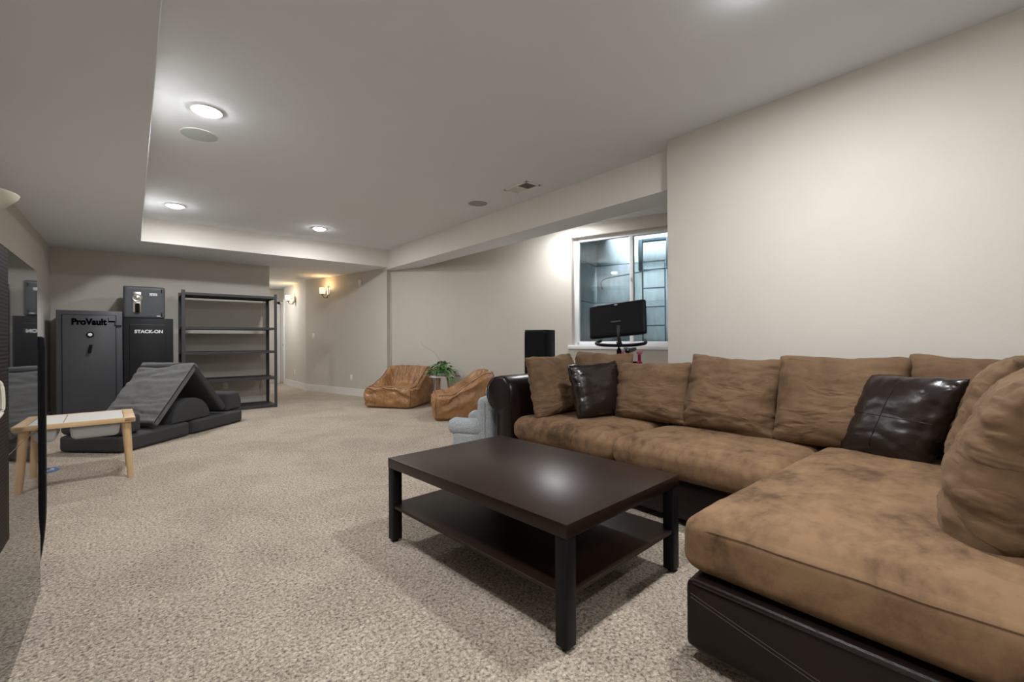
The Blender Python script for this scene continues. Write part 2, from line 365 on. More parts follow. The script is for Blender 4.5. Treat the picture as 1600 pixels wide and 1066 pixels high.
# hall end
b = bmesh.new(); box(b, (1.755, 12.85, 0), (4.2, 12.97, SOF + 0.02)); struct('wall_hall_end', b, M['wall'])
b = bmesh.new(); box(b, (4.0, 12.2, 0), (4.12, 12.85, SOF + 0.02)); box(b, (3.04, 12.2, 0), (4.0, 12.32, SOF + 0.02)); struct('wall_hall_right', b, M['wall'])
d1 = bpy.data.objects.new('door_1', None); COL.objects.link(d1); d1.location = (3.28, 12.84, 0); d1['kind'] = 'structure'
b = bmesh.new(); box(b, (-0.34, -0.035, 0.01), (0.40, 0.0, 2.03), 0.004, 1)
for zz in ((0.2, 0.95), (1.1, 1.9)): box(b, (-0.24, -0.042, zz[0]), (0.30, -0.034, zz[1]), 0.006, 1)
part('door_panel', b, M['trim'], d1)
b = bmesh.new(); box(b, (-0.41, -0.05, 0), (-0.34, 0.005, 2.10), 0.004, 1); box(b, (0.40, -0.05, 0), (0.47, 0.005, 2.10), 0.004, 1); box(b, (-0.41, -0.05, 2.03), (0.47, 0.005, 2.10), 0.004, 1)
part('door_frame', b, M['trim'], d1)
b = bmesh.new(); lathe(b, [(0.012, 0), (0.012, 0.03), (0.028, 0.035), (0.03, 0.055), (0.015, 0.065)], 14); b.transform(Matrix.Translation((-0.27, -0.042, 0.98)) @ Matrix.Rotation(R(90), 4, 'X'))
part('door_knob', b, M['bronze'], d1)
b = bmesh.new(); box(b, (2.905, 12.28, 0), (2.935, 12.37, 2.12), 0.004, 1); struct('trim_1', b, M['trim'])

# ------------------------------------------------------------------ window and the well outside
w1 = bpy.data.objects.new('window_1', None); COL.objects.link(w1); w1['kind'] = 'structure'
w1.matrix_basis = WM @ Matrix.Translation((0, 0, 0))
fw = 0.045; T0, T1 = 0.10, 0.17
b = bmesh.new()
box(b, (S0 + .0, T0, Z0), (S0 + fw + 0.035, T1, Z1), 0.006, 2); box(b, (S1 - fw - 0.035, T0, Z0), (S1, T1, Z1), 0.006, 2)
box(b, (S0 + fw, T0, Z0), (S1 - fw, T1, Z0 + 0.055), 0.006, 2); box(b, (S0 + fw, T0, Z1 - 0.06), (S1 - fw, T1, Z1), 0.006, 2)
part('window_frame', b, M['vinyl'], w1)
b = bmesh.new(); box(b, (4.562, T0 - 0.012, Z0 + 0.05), (4.612, T1 + 0.004, Z1 - 0.055), 0.006, 2); part('mullion', b, M['vinyl'], w1)
b = bmesh.new(); box(b, (4.578, T0 - 0.028, 1.88), (4.592, T0 - 0.010, 1.93), 0.004, 1); part('latch', b, M['chrome'], w1)
b = bmesh.new(); box(b, (S0 + 0.078, 0.130, Z0 + 0.05), (4.565, 0.134, Z1 - 0.055)); part('pane', b, M['glass'], w1)
b = bmesh.new(); box(b, (4.610, 0.144, Z0 + 0.05), (S1 - 0.078, 0.148, Z1 - 0.055)); part('pane', b, M['glass'], w1)
b = bmesh.new(); box(b, (S0 - 0.05, -0.035, Z0 - 0.055), (S1 + 0.05, T0 + 0.02, Z0), 0.006, 2); part('window_sill', b, M['vinyl'], w1)
b = bmesh.new()
for (s, s2) in ((S0, S0 + 0.004), (S1 - 0.004, S1)): box(b, (s, 0.002, Z0), (s2, T0 + 0.01, Z1))
box(b, (S0, 0.002, Z1 - 0.004), (S1, T0 + 0.01, Z1)); part('window_reveal', b, M['wall'], w1)

well = bpy.data.objects.new('outside_well', None); COL.objects.link(well); well['kind'] = 'structure'; well.matrix_basis = WM.copy()
TW = 1.15
b = bmesh.new()
for k in range(7):      # far side: seven liner courses with open joints
    box(b, (3.2, TW - 0.002 * (k % 2), 0.45 + 0.62 * k), (6.0, TW + 0.12, 0.45 + 0.62 * (k + 1) - 0.008), 0.003, 1)
part('well_far_side', b, M['concrete'], well)
b = bmesh.new()
for k in range(7): box(b, (3.5, WT, 0.45 + 0.62 * k), (3.70 + 0.002 * (k % 2), TW + 0.1, 0.45 + 0.62 * (k + 1) - 0.012), 0.006, 1)
part('well_near_side', b, M['concrete'], well)
b = bmesh.new(); box(b, (5.78, WT, 0.45), (5.95, TW + 0.1, 4.78)); box(b, (3.1, TW + 0.05, 0.4), (6.0, TW + 0.16, 4.79)); box(b, (3.1, WT, 0.4), (3.6, TW + 0.12, 4.79)); part('well_end_and_backing', b, M['concrete'], well)  # two outer boxes are unseen backing, added to stop sky light at the joints
b = bmesh.new(); box(b, (3.2, WT, 0.38), (6.0, TW + 0.1, 0.5)); part('well_gravel_bed', b, M['concrete'], well)

# ladder bolted to the far side of the well (s, t, z local to the window wall)
def wpt(s, t, z): return WM @ Vector((s, t, z))
lad = thing('well_ladder', 'dark steel escape ladder bolted inside the well beyond the window', 'ladder', wpt(4.665, TW - 0.12, 0.5), R(-71))
b = bmesh.new(); tube(b, [(-0.17, 0, 0), (-0.17, 0, 1.75), (-0.17, 0.08, 1.80)], 0.011, 8); part('rail', b, M['ladder'], lad)
b = bmesh.new(); tube(b, [(0.17, 0, 0), (0.17, 0, 1.75), (0.17, 0.08, 1.80)], 0.011, 8); part('rail', b, M['ladder'], lad)
for k in range(6):
    b = bmesh.new(); cyl(b, (-0.17, 0, 0.22 + 0.29 * k), (0.17, 0, 0.22 + 0.29 * k), 0.010, n=8); part('rung', b, M['ladder'], lad)
for sx in (-0.21, 0.21):
    b = bmesh.new(); box(b, (sx - 0.03, 0.0, 1.66), (sx + 0.03, 0.075, 2.15), 0.01, 2); part('bracket', b, M['ladder'], lad)
b = bmesh.new(); box(b, (-0.21, 0.01, 2.10), (0.21, 0.07, 2.16), 0.008, 1); part('crossbar', b, M['ladder'], lad)
b = bmesh.new(); tube(b, smooth_path([wpt(3.85, 1.0, 1.9), wpt(3.86, 1.02, 2.06), wpt(4.3, 1.03, 2.12), wpt(4.75, 1.02, 2.17), wpt(5.7, 0.98, 2.19)], 6), 0.009, 8)
single('conduit', b, M['ladder'], 'thin dark cable running across the well wall outside the window', 'cable')

# ------------------------------------------------------------------ ceiling fittings
def can(x, y, z, label):
    t = thing('recessed_light', label, 'ceiling light', (x, y, z))
    b = bmesh.new(); rp = [(0.098, -0.001), (0.100, -0.006), (0.094, -0.010), (0.078, -0.008), (0.074, 0.002)]
    lathe(b, rp, 40); bmesh.ops.delete(b, geom=[f for f in b.faces if len(f.verts) > 4], context='FACES_ONLY'); part('trim_ring', b, M['trim'], t)
    b = bmesh.new(); lathe(b, [(0.074, 0.002), (0.074, -0.006), (0.070, -0.016), (0.056, -0.025), (0.03, -0.030), (0.001, -0.031)], 40); part('lens', b, M['lens'], t)
LBL = ['recessed ceiling light just in front of the round pale grille', 'recessed ceiling light in the tray corner by the left end of the far bulkhead',
       'small recessed ceiling light near the middle of the far bulkhead', 'recessed ceiling light above the camera end of the carpet',
       'recessed ceiling light above the coffee table', 'recessed ceiling light above the window alcove', 'unseen recessed ceiling light added to brighten the hallway', 'unseen recessed ceiling light added behind the camera as fill']
for i in range(8): can(*CANS[i][:3], LBL[i])
for k, (x, y, r_, mm, lb) in enumerate([(0.417, 4.335, 0.130, 'grille_light', 'large round pale ceiling speaker grille behind the nearest recessed light'),
                                        (3.175, 4.395, 0.122, 'grille', 'small round grey ceiling speaker grille beside the air vent')]):
    t = thing('ceiling_speaker', lb, 'speaker', (x, y, CEIL))
    b = bmesh.new(); lathe(b, [(r_, -0.0005), (r_, -0.006), (r_ - 0.006, -0.007), (r_ - 0.007, -0.0005)], 48); part('bezel', b, M['trim'], t)
    b = bmesh.new(); lathe(b, [(r_ - 0.008, -0.001), (r_ - 0.008, -0.005), (r_ * 0.5, -0.008), (0.001, -0.009)], 48); part('grille', b, M[mm], t)
t = thing('ceiling_vent', 'rectangular white ceiling air vent with two louvred halves beside the beam', 'vent', (3.215, 3.64, CEIL))
b = bmesh.new()
box(b, (-0.105, -0.185, -0.010), (0.105, -0.155, -0.0005), 0.003, 1); box(b, (-0.105, 0.155, -0.010), (0.105, 0.185, -0.0005), 0.003, 1)
box(b, (-0.105, -0.185, -0.010), (-0.075, 0.185, -0.0005), 0.003, 1); box(b, (0.075, -0.185, -0.010), (0.105, 0.185, -0.0005), 0.003, 1); box(b, (-0.08, -0.010, -0.010), (0.08, 0.010, -0.0005), 0.003, 1)
part('vent_frame', b, M['trim'], t)
b = bmesh.new(); box(b, (-0.08, -0.16, -0.0025), (0.08, 0.16, -0.0008)); part('duct_shade_sheet', b, M['dark'], t)  # flat black sheet; the shade inside the duct is put into its colour
for k in range(8):
    for half, ang in ((-1, 38), (1, -38)):
        b = bmesh.new(); obox(b, (0, 0, 0), (0.152, 0.0145, 0.0012), mtx=Matrix.Translation((0, half * (0.020 + 0.018 * k), -0.0062)) @ Matrix.Rotation(R(ang), 4, 'X')); part('slat', b, M['trim'], t)

# ------------------------------------------------------------------ wall fittings
def on_wall(name, label, cat, p, ang, kind='outlet', group=None):
    t = thing(name, label, cat, p, ang)      # local -Y faces the room
    b = bmesh.new(); wd, ht = (0.07, 0.115) if kind != 'switch' else (0.085, 0.12)
    box(b, (-wd / 2, -0.006, -ht / 2), (wd / 2, 0.0, ht / 2), 0.003, 2); part('cover_plate', b, M['white'], t)
    if kind == 'outlet':
        for zz in (-0.022, 0.022):
            b = bmesh.new(); box(b, (-0.017, -0.0085, zz - 0.014), (0.017, -0.005, zz + 0.014), 0.004, 2); part('socket', b, M['trim'], t)
    else:
        b = bmesh.new(); box(b, (-0.016, -0.010, -0.033), (0.016, -0.005, 0.033), 0.003, 2); part('rocker', b, M['trim'], t)
an1 = math.atan2(8.53 - 9.85, 3.44 - 3.10)
def cwp(p, n=0.0): return Vector(p) + Vector((math.sin(an1), -math.cos(an1), 0)) * n
on_wall('wall_outlet', 'white wall outlet low on the curved wall left of the tan beanbag', 'outlet', cwp((3.337, 8.932, 0.354)), an1)
on_wall('wall_outlet', 'white wall outlet low on the hall wall below the far sconce', 'outlet', (2.925, 11.39, 0.35), R(-90))
on_wall('wall_outlet', 'wall outlet seen behind the black shelving near the floor', 'outlet', (1.20, 8.93, 0.335), 0)
on_wall('light_switch', 'white light switch on the curved wall left below the near sconce', 'light switch', (3.003, 10.22, 1.19), math.atan2(9.85 - 10.15, 0.08), 'switch')
b = bmesh.new(); rbox(b, (0, -0.022, 0), (0.06, 0.044, 0.11), 0.012, 8)
single('motion_sensor', b, M['white'], 'small white motion sensor high on the wall corner under the soffit', 'sensor', cwp((3.418, 8.626, 2.22)), (0, 0, an1))
def sconce(label, p, ang, power):
    t = thing('wall_sconce', label, 'wall lamp', p, ang, None)
    b = bmesh.new(); rbox(b, (0, -0.010, 0.01), (0.10, 0.02, 0.23), (0.049, 0.009, 0.09), 10); part('backplate', b, M['chrome'], t)
    b = bmesh.new(); tube(b, smooth_path([(0, -0.018, -0.07), (0, -0.06, -0.13), (0, -0.12, -0.13), (0, -0.15, -0.075)], 5), 0.007, 8); part('arm', b, M['bronze'], t)
    b = bmesh.new(); lathe(b, [(0.004, -0.135), (0.014, -0.125), (0.010, -0.105), (0.016, -0.09)], 14, (0, -0.045, -0.01)); part('finial', b, M['bronze'], t)
    b = bmesh.new(); lathe(b, [(0.012, -0.085), (0.034, -0.07), (0.036, -0.062), (0.012, -0.06)], 20, (0, -0.15, 0)); part('cup', b, M['bronze'], t)
    b = bmesh.new(); lathe(b, [(0.036, -0.060), (0.054, -0.052), (0.058, 0.062), (0.054, 0.062), (0.050, -0.045), (0.002, -0.050)], 24, (0, -0.15, 0)); part('lamp_shade', b, M['shade'], t)
    l = bpy.data.lights.new('sconce_bulb', 'POINT'); l.energy = power; l.color = (1.0, 0.62, 0.28); l.shadow_soft_size = 0.02
    o = bpy.data.objects.new('sconce_bulb', l); COL.objects.link(o); o.parent = t; o.location = (0, -0.15, 0.075)
sconce('lit wall sconce on the curved wall above the light switch', cwp((3.149, 9.663, 2.115)), an1, 3.2)
sconce('lit wall sconce on the hall wall nearer the white door', (2.925, 11.36, 2.085), R(-90), 2.6)

# ------------------------------------------------------------------ sectional sofa
sofa = thing('sectional_sofa', 'large L shaped sectional sofa with brown suede seats on a dark leather frame', 'sofa', (2.9, 1.3, 0))
def P(n, bm, m_, sharp=35, label=None): return part(n, bm, m_, sofa, True, sharp, label)
b = bmesh.new(); rbox(b, (2.885, 1.81, 0.165), (0.95, 2.03, 0.245), (0.025, 0.025, 0.035), 14); P('base', b, M['leather'])
b = bmesh.new(); rbox(b, (2.395, 0.26, 0.165), (1.93, 1.08, 0.245), (0.03, 0.03, 0.035), 16); P('chaise_base', b, M['leather'])
for y0 in (0.30, 0.72):       # double stitch line on the open end of the chaise base
    pass
b = bmesh.new()
for dz in (0.0, 0.012): tube(b, [(1.4300, 0.775, 0.225 + dz), (1.4295, 0.02, 0.055 + dz)], 0.0013, 5)
P('stitching', b, M['stitch'])
for (x, y) in ((1.55, 0.70), (1.55, -0.16), (3.28, -0.16), (2.47, 1.0), (2.47, 2.95), (3.28, 2.95)):
    b = bmesh.new(); lathe(b, [(0.034, 0.0), (0.040, 0.05)], 16, (x, y, 0)); P('foot', b, M['dark'])
b = bmesh.new(); tube(b, [(1.437, 0.765, 0.2795), (1.437, -0.25, 0.2795)], 0.011, 10); tube(b, [(2.417, 0.83, 0.2795), (2.417, 2.80, 0.2795)], 0.009, 10); P('piping', b, M['leatherp'])  # round bead added along the base edges to give a highlight line
b = bmesh.new(); rbox(b, (3.27, 1.34, 0.43), (0.20, 3.40, 0.80), (0.07, 0.05, 0.09), 18); P('back_frame', b, M['leather'])
b = bmesh.new(); rbox(b, (2.33, -0.335, 0.43), (1.60, 0.23, 0.80), (0.06, 0.07, 0.09), 14); P('back_frame', b, M['leather'])
# rolled arm: profile in Y/Z run along X
prof = []
for k in range(21):
    a = R(-62 + k * (242 + 12) / 20); prof.append((2.985 + 0.145 * math.cos(math.pi - a + 0) * -1, 0.645 + 0.140 * math.sin(a)))
prof = [(2.815, 0.05), (2.815, 0.60)]
for k in range(22):
    a = R(172 - k * 250 / 21); prof.append((2.978 + 0.163 * math.cos(a), 0.640 + 0.148 * math.sin(a)))
prof += [(2.985, 0.47), (2.99, 0.05)]
b = bmesh.new(); rings = []
xs = [2.352, 2.358, 2.372, 2.395] + [2.395 + 0.99 * k / 8 for k in range(1, 9)]; ins_ = [0.030, 0.015, 0.005, 0.0] + [0.0] * 8
cy, cz = 2.935, 0.45
for x, q in zip(xs, ins_):
    rings.append([b.verts.new((x, y + (cy - y) * q / max(0.10, abs(y - cy) + 0.05), z + (cz - z) * q / 0.4)) for (y, z) in prof])
for i in range(len(rings) - 1):
    for k in range(len(prof)):
        b.faces.new((rings[i][k], rings[i][(k + 1) % len(prof)], rings[i + 1][(k + 1) % len(prof)], rings[i + 1][k]))
b.faces.new(rings[0]); b.faces.new(rings[-1][::-1]); bmesh.ops.recalc_face_normals(b, faces=b.faces[:]); P('arm', b, M['leather'], 50)
b = bmesh.new(); tube(b, [(2.3535, 2.818, 0.06)] + [(2.3535, y + (cy - y) * 0.03, z + (cz - z) * 0.03) for (y, z) in prof[1:-1]] + [(2.3535, 2.988, 0.06)], 0.005, 6); P('piping', b, M['leather'])
def seat(c, size, r, seed, crown=0.022, n=30, wr=0.007):
    h = Vector(size) / 2
    def fn(p, u):
        k = (1 - u.x ** 4) * (1 - u.y ** 4)
        q = p.copy()
        if u.z > 0.1: q.z += crown * k * (u.z if u.z < 1 else 1)
        s = 1 - u.z * u.z          # sides belly out a little
        q.x *= 1 + 0.012 * s; q.y *= 1 + 0.012 * s
        wv_ = fbm(p + Vector(c), 5.0, seed, 4)
        q.z += wr * wv_ * (0.4 + 0.6 * k) * (1 if u.z > -0.5 else 0.2)
        q.x += 0.006 * fbm(p + Vector(c), 4.0, seed + 9) * s; q.y += 0.006 * fbm(p + Vector(c), 4.0, seed + 5) * s
        return q
    bm = bmesh.new(); rbox(bm, c, size, r, n, fn); return bm
P('seat_cushion', seat((2.75, 2.312, 0.372), (0.80, 0.975, 0.185), (0.075, 0.06, 0.075), 1), M['suede'], 80)
P('seat_cushion', seat((2.745, 1.315, 0.372), (0.81, 0.99, 0.185), (0.075, 0.06, 0.075), 2), M['suede'], 80)
P('chaise_cushion', seat((2.284, 0.315, 0.383), (1.645, 1.03, 0.200), (0.065, 0.07, 0.055), 3, 0.045, 48, 0.010), M['suede'], 80)
b = bmesh.new(); tube(b, [(1.463, 0.745, 0.445)] + [(1.458 + 0.001 * math.sin(k), 0.7 - 0.1 * k, 0.452 + 0.002 * math.sin(2.1 * k)) for k in range(9)], 0.0022, 6); P('seam', b, M['suedep'])

def pillow(w_, h_, t_, seed, wr=0.010, pinch=0.075, N=46, sag=0.14, freq=6.0, corner=0.055):
    bm = bmesh.new(); grid = {}
    def crease(x, z, s_): n_ = noise.noise(Vector((x, z, s_))); return max(0.0, 1 - 3.2 * abs(n_)) ** 2
    def pt(u, v_, side):
        cn = 1 - corner * (abs(u) * abs(v_)) ** 7
        x = u * w_ / 2 * (1 - pinch * (1 - v_ * v_) * abs(u) ** 3) * cn; z = v_ * h_ / 2 * (1 - pinch * (1 - u * u) * abs(v_) ** 3) * cn
        z += 0.012 * fbm((u, seed, 2), 1.3, seed) * max(0, v_) ** 2; x += 0.010 * fbm((v_, seed, 7), 1.3, seed) * abs(u) ** 2
        k = max(0.0, (1 - abs(u) ** 3.0)) ** 0.5 * max(0.0, (1 - abs(v_) ** 3.0)) ** 0.5
        th = t_ / 2 * k * (1 - sag * v_)
        side_w = max(abs(u) ** 2, 0.25 + 0.55 * max(0.0, -v_) ** 1.5)
        pl = math.sin(19 * v_ + 5 * fbm((u, v_, 0), 1.7, seed)) * abs(u) ** 4 + 0.6 * math.sin(17 * u + 4 * fbm((u, v_, 1), 1.6, seed + 2)) * abs(v_) ** 5
        cr_ = crease(x * 3.6 + 0.8 * z, z * 13 + 2.2 * x * (1 if u > 0 else -1), seed * 1.37 + side) * side_w
        lump = fbm((x, z * 1.9, side * 0.7), freq, seed, 4)
        y = side * (th + (wr * 0.45 * pl + 0.8 * wr * lump - 1.15 * wr * cr_) * min(1, k * 2.4))
        x += 0.3 * wr * fbm((x, z, 3), 11, seed); z += 0.3 * wr * fbm((x, z, 5), 11, seed)
        return Vector((x, -y, z))
    def V(i, j, side):
        e = i in (0, N) or j in (0, N); key = (i, j, 0 if e else side)
        if key not in grid:
            f = lambda k: math.copysign(abs(2 * k / N - 1) ** 0.8, 2 * k / N - 1)
            grid[key] = bm.verts.new(pt(f(i), f(j), side))
        return grid[key]
    for side in (1, -1):
        for i in range(N):
            for j in range(N):
                q = [V(i, j, side), V(i + 1, j, side), V(i + 1, j + 1, side), V(i, j + 1, side)]
                bm.faces.new(q if side == 1 else q[::-1])
    return bm
def put_pillow(name, label, mt_, c, size, yaw, lean, roll, seed, group, **k):
    bm = pillow(*size, seed, **k)
    o = single(name, bm, mt_, label, 'cushion', group=group, sharp=180)
    o.matrix_basis = Matrix.Translation(c) @ Matrix.Rotation(yaw, 4, 'Z') @ Matrix.Rotation(-lean, 4, 'X') @ Matrix.Rotation(roll, 4, 'Y')
    return o
GB, GL = 'loose tan back cushions along the sectional', 'dark leather throw pillows on the sectional'
SP, LP = M['suedep'], M['leatherp']
put_pillow('back_cushion', 'brown suede cushion propped against the rolled sofa arm', SP, (2.695, 2.645, 0.715), (0.60, 0.53, 0.22), R(4), R(14), R(-2), 11, GB, wr=0.015, pinch=0.11)
put_pillow('back_cushion', 'brown suede back cushion half hidden behind the square leather pillow', SP, (3.05, 2.47, 0.735), (0.60, 0.52, 0.22), R(-86), R(16), R(1), 12, GB)
put_pillow('back_cushion', 'brown suede back cushion right of the square leather pillow at the seat joint', SP, (2.99, 1.925, 0.690), (0.62, 0.47, 0.23), R(-88), R(15), R(-3), 13, GB, wr=0.014)
put_pillow('back_cushion', 'brown suede back cushion in the middle with slumped wrinkled right edge', SP, (3.02, 1.355, 0.715), (0.62, 0.54, 0.25), R(-90), R(14), R(2), 14, GB, wr=0.016)
put_pillow('back_cushion', 'wide brown suede back cushion left of the slouching leather pillow', SP, (3.02, 0.765, 0.73), (0.65, 0.55, 0.22), R(-92), R(14), R(-1), 15, GB, wr=0.010)
put_pillow('back_cushion', 'brown suede back cushion behind the slouching leather pillow', SP, (3.05, 0.145, 0.735), (0.68, 0.55, 0.20), R(-90), R(12), R(1), 16, GB, wr=0.009)
put_pillow('back_cushion', 'brown suede cushion wedged between slouching pillow and the biggest cushion', SP, (2.66, 0.13, 0.755), (0.62, 0.56, 0.22), R(178), R(14), R(0), 17, GB, wr=0.012)
put_pillow('back_cushion', 'biggest brown suede cushion with gathered corner nearest the chaise front', SP, (2.05, 0.055, 0.725), (0.68, 0.58, 0.28), R(180), R(14), R(2), 18, GB, wr=0.018, N=60)
put_pillow('throw_pillow', 'square dark leather pillow standing upright between two suede cushions', LP, (2.81, 2.29, 0.695), (0.50, 0.45, 0.17), R(-14), R(16), R(-2), 21, GL, wr=0.008, pinch=0.085)
sl = put_pillow('throw_pillow', 'dark leather pillow slouching against the cushions in the sofa corner', LP, (0, 0, 0), (0.445, 0.46, 0.16), 0, 0, 0, 22, GL, wr=0.008, pinch=0.03, freq=3.0, corner=0.03)
sl.data.transform(Matrix(((1, 0, 0.25, 0), (0, 1, 0, 0), (0, 0, 1, 0), (0, 0, 0, 1))))      # slouched sideways
slb = bmesh.new(); slb.from_mesh(sl.data); slv = BVHTree.FromBMesh(slb); slb.free()
def seam_on(pts):
    out = []
    for x, z in pts:
        h = slv.ray_cast(Vector((x, -0.4, z)), Vector((0, 1, 0)))
        if h[0]: out.append(h[0] + Vector((0, -0.0002, 0)))
    return out
for pts in ([(-0.19 + 0.38 * k / 14, 0.02 - 0.012 * k / 14) for k in range(15)], [(-0.02 + 0.25 * (-0.20 + 0.40 * k / 14), -0.20 + 0.40 * k / 14) for k in range(15)]):
    b = bmesh.new(); tube(b, smooth_path(seam_on(pts), 3), 0.0016, 5); part('seam', b, M['leather'], sl)
sx_ = Vector((-0.2015, -0.3655, 0.010)).normalized(); sz_ = Vector((0.0235, -0.1235, 0.409)); sz_ = (sz_ - sx_ * sz_.dot(sx_)).normalized(); sy_ = sz_.cross(sx_)
sl.matrix_basis = Matrix(((sx_.x, sy_.x, sz_.x, 2.845), (sx_.y, sy_.y, sz_.y, 0.478), (sx_.z, sy_.z, sz_.z, 0.682), (0, 0, 0, 1)))

# ------------------------------------------------------------------ coffee table
ct = thing('coffee_table', 'espresso brown rectangular coffee table with lower shelf in front of the sectional', 'table', (1.517, 1.720, 0), R(3.6))
b = bmesh.new(); box(b, (-0.415, -0.625, 0.398), (0.415, 0.625, 0.45), 0.0025, 2); part('tabletop', b, M['espresso'], ct)
b = bmesh.new(); box(b, (-0.408, -0.618, 0.185), (0.408, 0.618, 0.200), 0.002, 1); part('lower_shelf', b, M['espresso'], ct)
for sx in (-1, 1):
    for sy in (-1, 1):
        x, y = sx * 0.387, sy * 0.597
        b = bmesh.new(); box(b, (x - 0.0265, y - 0.0265, 0.012), (x + 0.0265, y + 0.0265, 0.3985), 0.003, 2); lg = part('leg', b, M['esp_leg'], ct)
        b = bmesh.new(); lathe(b, [(0.016, 0.0), (0.018, 0.013)], 14, (x, y, 0)); part('glide', b, M['dark'], lg)

# ------------------------------------------------------------------ glossy cabinet, speaker and torchiere at the left wall
cab = thing('media_cabinet', 'tall glossy black cabinet mirroring the room at the left edge', 'cabinet', (-0.55, 2.0, 0))
def Q(n, bm, m_, **k): return part(n, bm, m_, cab, True, **k)
b = bmesh.new(); box(b, (-0.80, 1.15, 0.0), (-0.3105, 2.76, 1.375), 0.01, 2); Q('carcass', b, M['dark'])
def gloss_panel(y0, y1, z0_, z1_, rad):
    bm = bmesh.new(); pts = [(y0, z0_), (y1, z0_)]
    for k in range(7): a = R(90 * k / 6); pts.append((y1 - rad + rad * math.cos(a), z1_ - rad + rad * math.sin(a)))
    pts.append((y0, z1_))
    extrude_poly(bm, [(-0.310, y, z) for y, z in pts], (0.004, 0, 0)); return bm
Q('gloss_panel', gloss_panel(1.15, 2.785, 0.726, 1.392, 0.03), M['glossblack'])
Q('gloss_panel', gloss_panel(1.15, 2.84, 0.004, 0.7225, 0.004), M['glossblack'])
b = bmesh.new(); box(b, (-0.312, 1.15, 0.7225), (-0.3068, 2.80, 0.726)); Q('seam_strip', b, M['chrome'], label='thin pale metal joint strip')
b = bmesh.new(); box(b, (-0.306, 1.15, 0.468), (-0.298, 2.115, 1.380), 0.006, 3); Q('veneer_panel', b, M['ribbed'], label='dark veneer panel with fine horizontal ribs')
b = bmesh.new(); tube(b, smooth_path([(-0.298, 1.90, 0.87), (-0.286, 1.918, 0.89), (-0.284, 1.92, 0.93), (-0.287, 1.915, 0.97), (-0.298, 1.90, 0.985)], 4), 0.006, 8); Q('handle', b, M['cream'], label='cream and bronze curved handle')
cab.rotation_euler.z = R(0.27)
sp = thing('floor_speaker', 'slim black tower speaker standing at the far end of the glossy cabinet', 'speaker', (-0.394, 3.02, 0))
def taper(p, u):
    q = p.copy(); k = max(0.0, (0.35 - (p.z + 0.54)) / 0.35) if p.z < -0.18 else 0.0
    q.x *= 1 - 0.34 * max(0.0, (p.y + 0.10) / 0.235) ** 1.3; q.x -= 0.035 * k * k * (1 if u.x > 0 else -0.3); return q
b = bmesh.new(); rbox(b, (0, 0, 0.56), (0.192, 0.27, 1.11), (0.012, 0.012, 0.012), 18, taper); part('cabinet', b, M['blackplastic'], sp)
b = bmesh.new(); box(b, (-0.08, -0.143, 0.12), (0.08, -0.134, 1.06), 0.006, 2); part('grille', b, M['dark'], sp)
b = bmesh.new(); box(b, (-0.085, -0.115, 0.0), (0.035, 0.115, 0.006)); part('base', b, M['dark'], sp)
tl = thing('torchiere_lamp', 'torchiere floor lamp whose pale glass bowl shows at the left edge', 'floor lamp', (-0.66, 3.60, 0))
b = bmesh.new(); lathe(b, [(0.125, 0.0), (0.125, 0.012), (0.05, 0.03), (0.012, 0.045)], 32); part('base', b, M['bronze'], tl)
b = bmesh.new(); lathe(b, [(0.012, 0.04), (0.012, 1.70), (0.03, 1.745), (0.035, 1.76)], 16); part('pole', b, M['bronze'], tl)
b = bmesh.new(); lathe(b, [(0.03, 1.755), (0.08, 1.775), (0.15, 1.825), (0.192, 1.872), (0.196, 1.884), (0.188, 1.884), (0.14, 1.835), (0.07, 1.79), (0.02, 1.775)], 48); part('lamp_shade', b, M['cream'], tl)

# ------------------------------------------------------------------ children's table with trays
kt = thing('play_table', 'low birch childrens table with white inset top in front of the grey foam pieces', 'table', (-0.405, 5.0, 0), R(1.8))
b = bmesh.new(); box(b, (-0.415, -0.29, 0.449), (0.415, -0.272, 0.487), 0.004, 2); box(b, (-0.415, 0.272, 0.449), (0.415, 0.29, 0.487), 0.004, 2)
box(b, (0.345, -0.29, 0.449), (0.415, 0.29, 0.4855), 0.006, 2); box(b, (-0.415, -0.29, 0.449), (-0.345, 0.29, 0.4855), 0.006, 2); box(b, (-0.02, -0.28, 0.449), (0.02, 0.28, 0.470), 0.002, 1)
part('table_frame', b, M['birch'], kt)
for k, (x0, x1) in enumerate(((-0.343, -0.0035), (0.0035, 0.343))):
    b = bmesh.new(); box(b, (x0, -0.271, 0.4725), (x1, 0.271, 0.484), 0.002, 1); part('top_panel', b, M['paper'], kt, label='white laminated lift-out top panel')
for sx in (-1, 1):
    for sy in (-1, 1):
        b = bmesh.new(); top = Vector((sx * 0.360, sy * 0.235, 0.452)); bot = Vector((sx * 0.385, sy * 0.262, 0.0)); cyl(b, bot, top, 0.0205, 0.029, 18); part('leg', b, M['birchleg'], kt)
def tray(x, y, label):
    def fn(p, u): q = p.copy(); k = 1 - 0.10 * (1 - (p.z + 0.052) / 0.105); q.x *= k; q.y *= k; return q
    b = bmesh.new(); rbox(b, (0, 0, -0.0525), (0.30, 0.42, 0.105), (0.03, 0.03, 0.03), 12, fn)
    top = [f for f in b.faces if f.normal.z > 0.7 and f.calc_center_median().z > -0.012]; bmesh.ops.delete(b, geom=top, context='FACES')
    o = single('storage_tray', b, M['bin'], label, 'storage box', group='plastic trays under the play table', sharp=60)
    o.matrix_basis = wm(kt) @ Matrix.Translation((x, y, 0.448)); return o
tray(0.178, -0.03, 'pale translucent plastic tray hanging under the right half of the play table')
tray(-0.178, -0.03, 'translucent plastic tray under the play table half nearest the left wall')
dc = thing('play_disc', 'flat round blue play disc on the carpet behind the play table legs', 'toy', (-0.585, 5.45, 0.0))
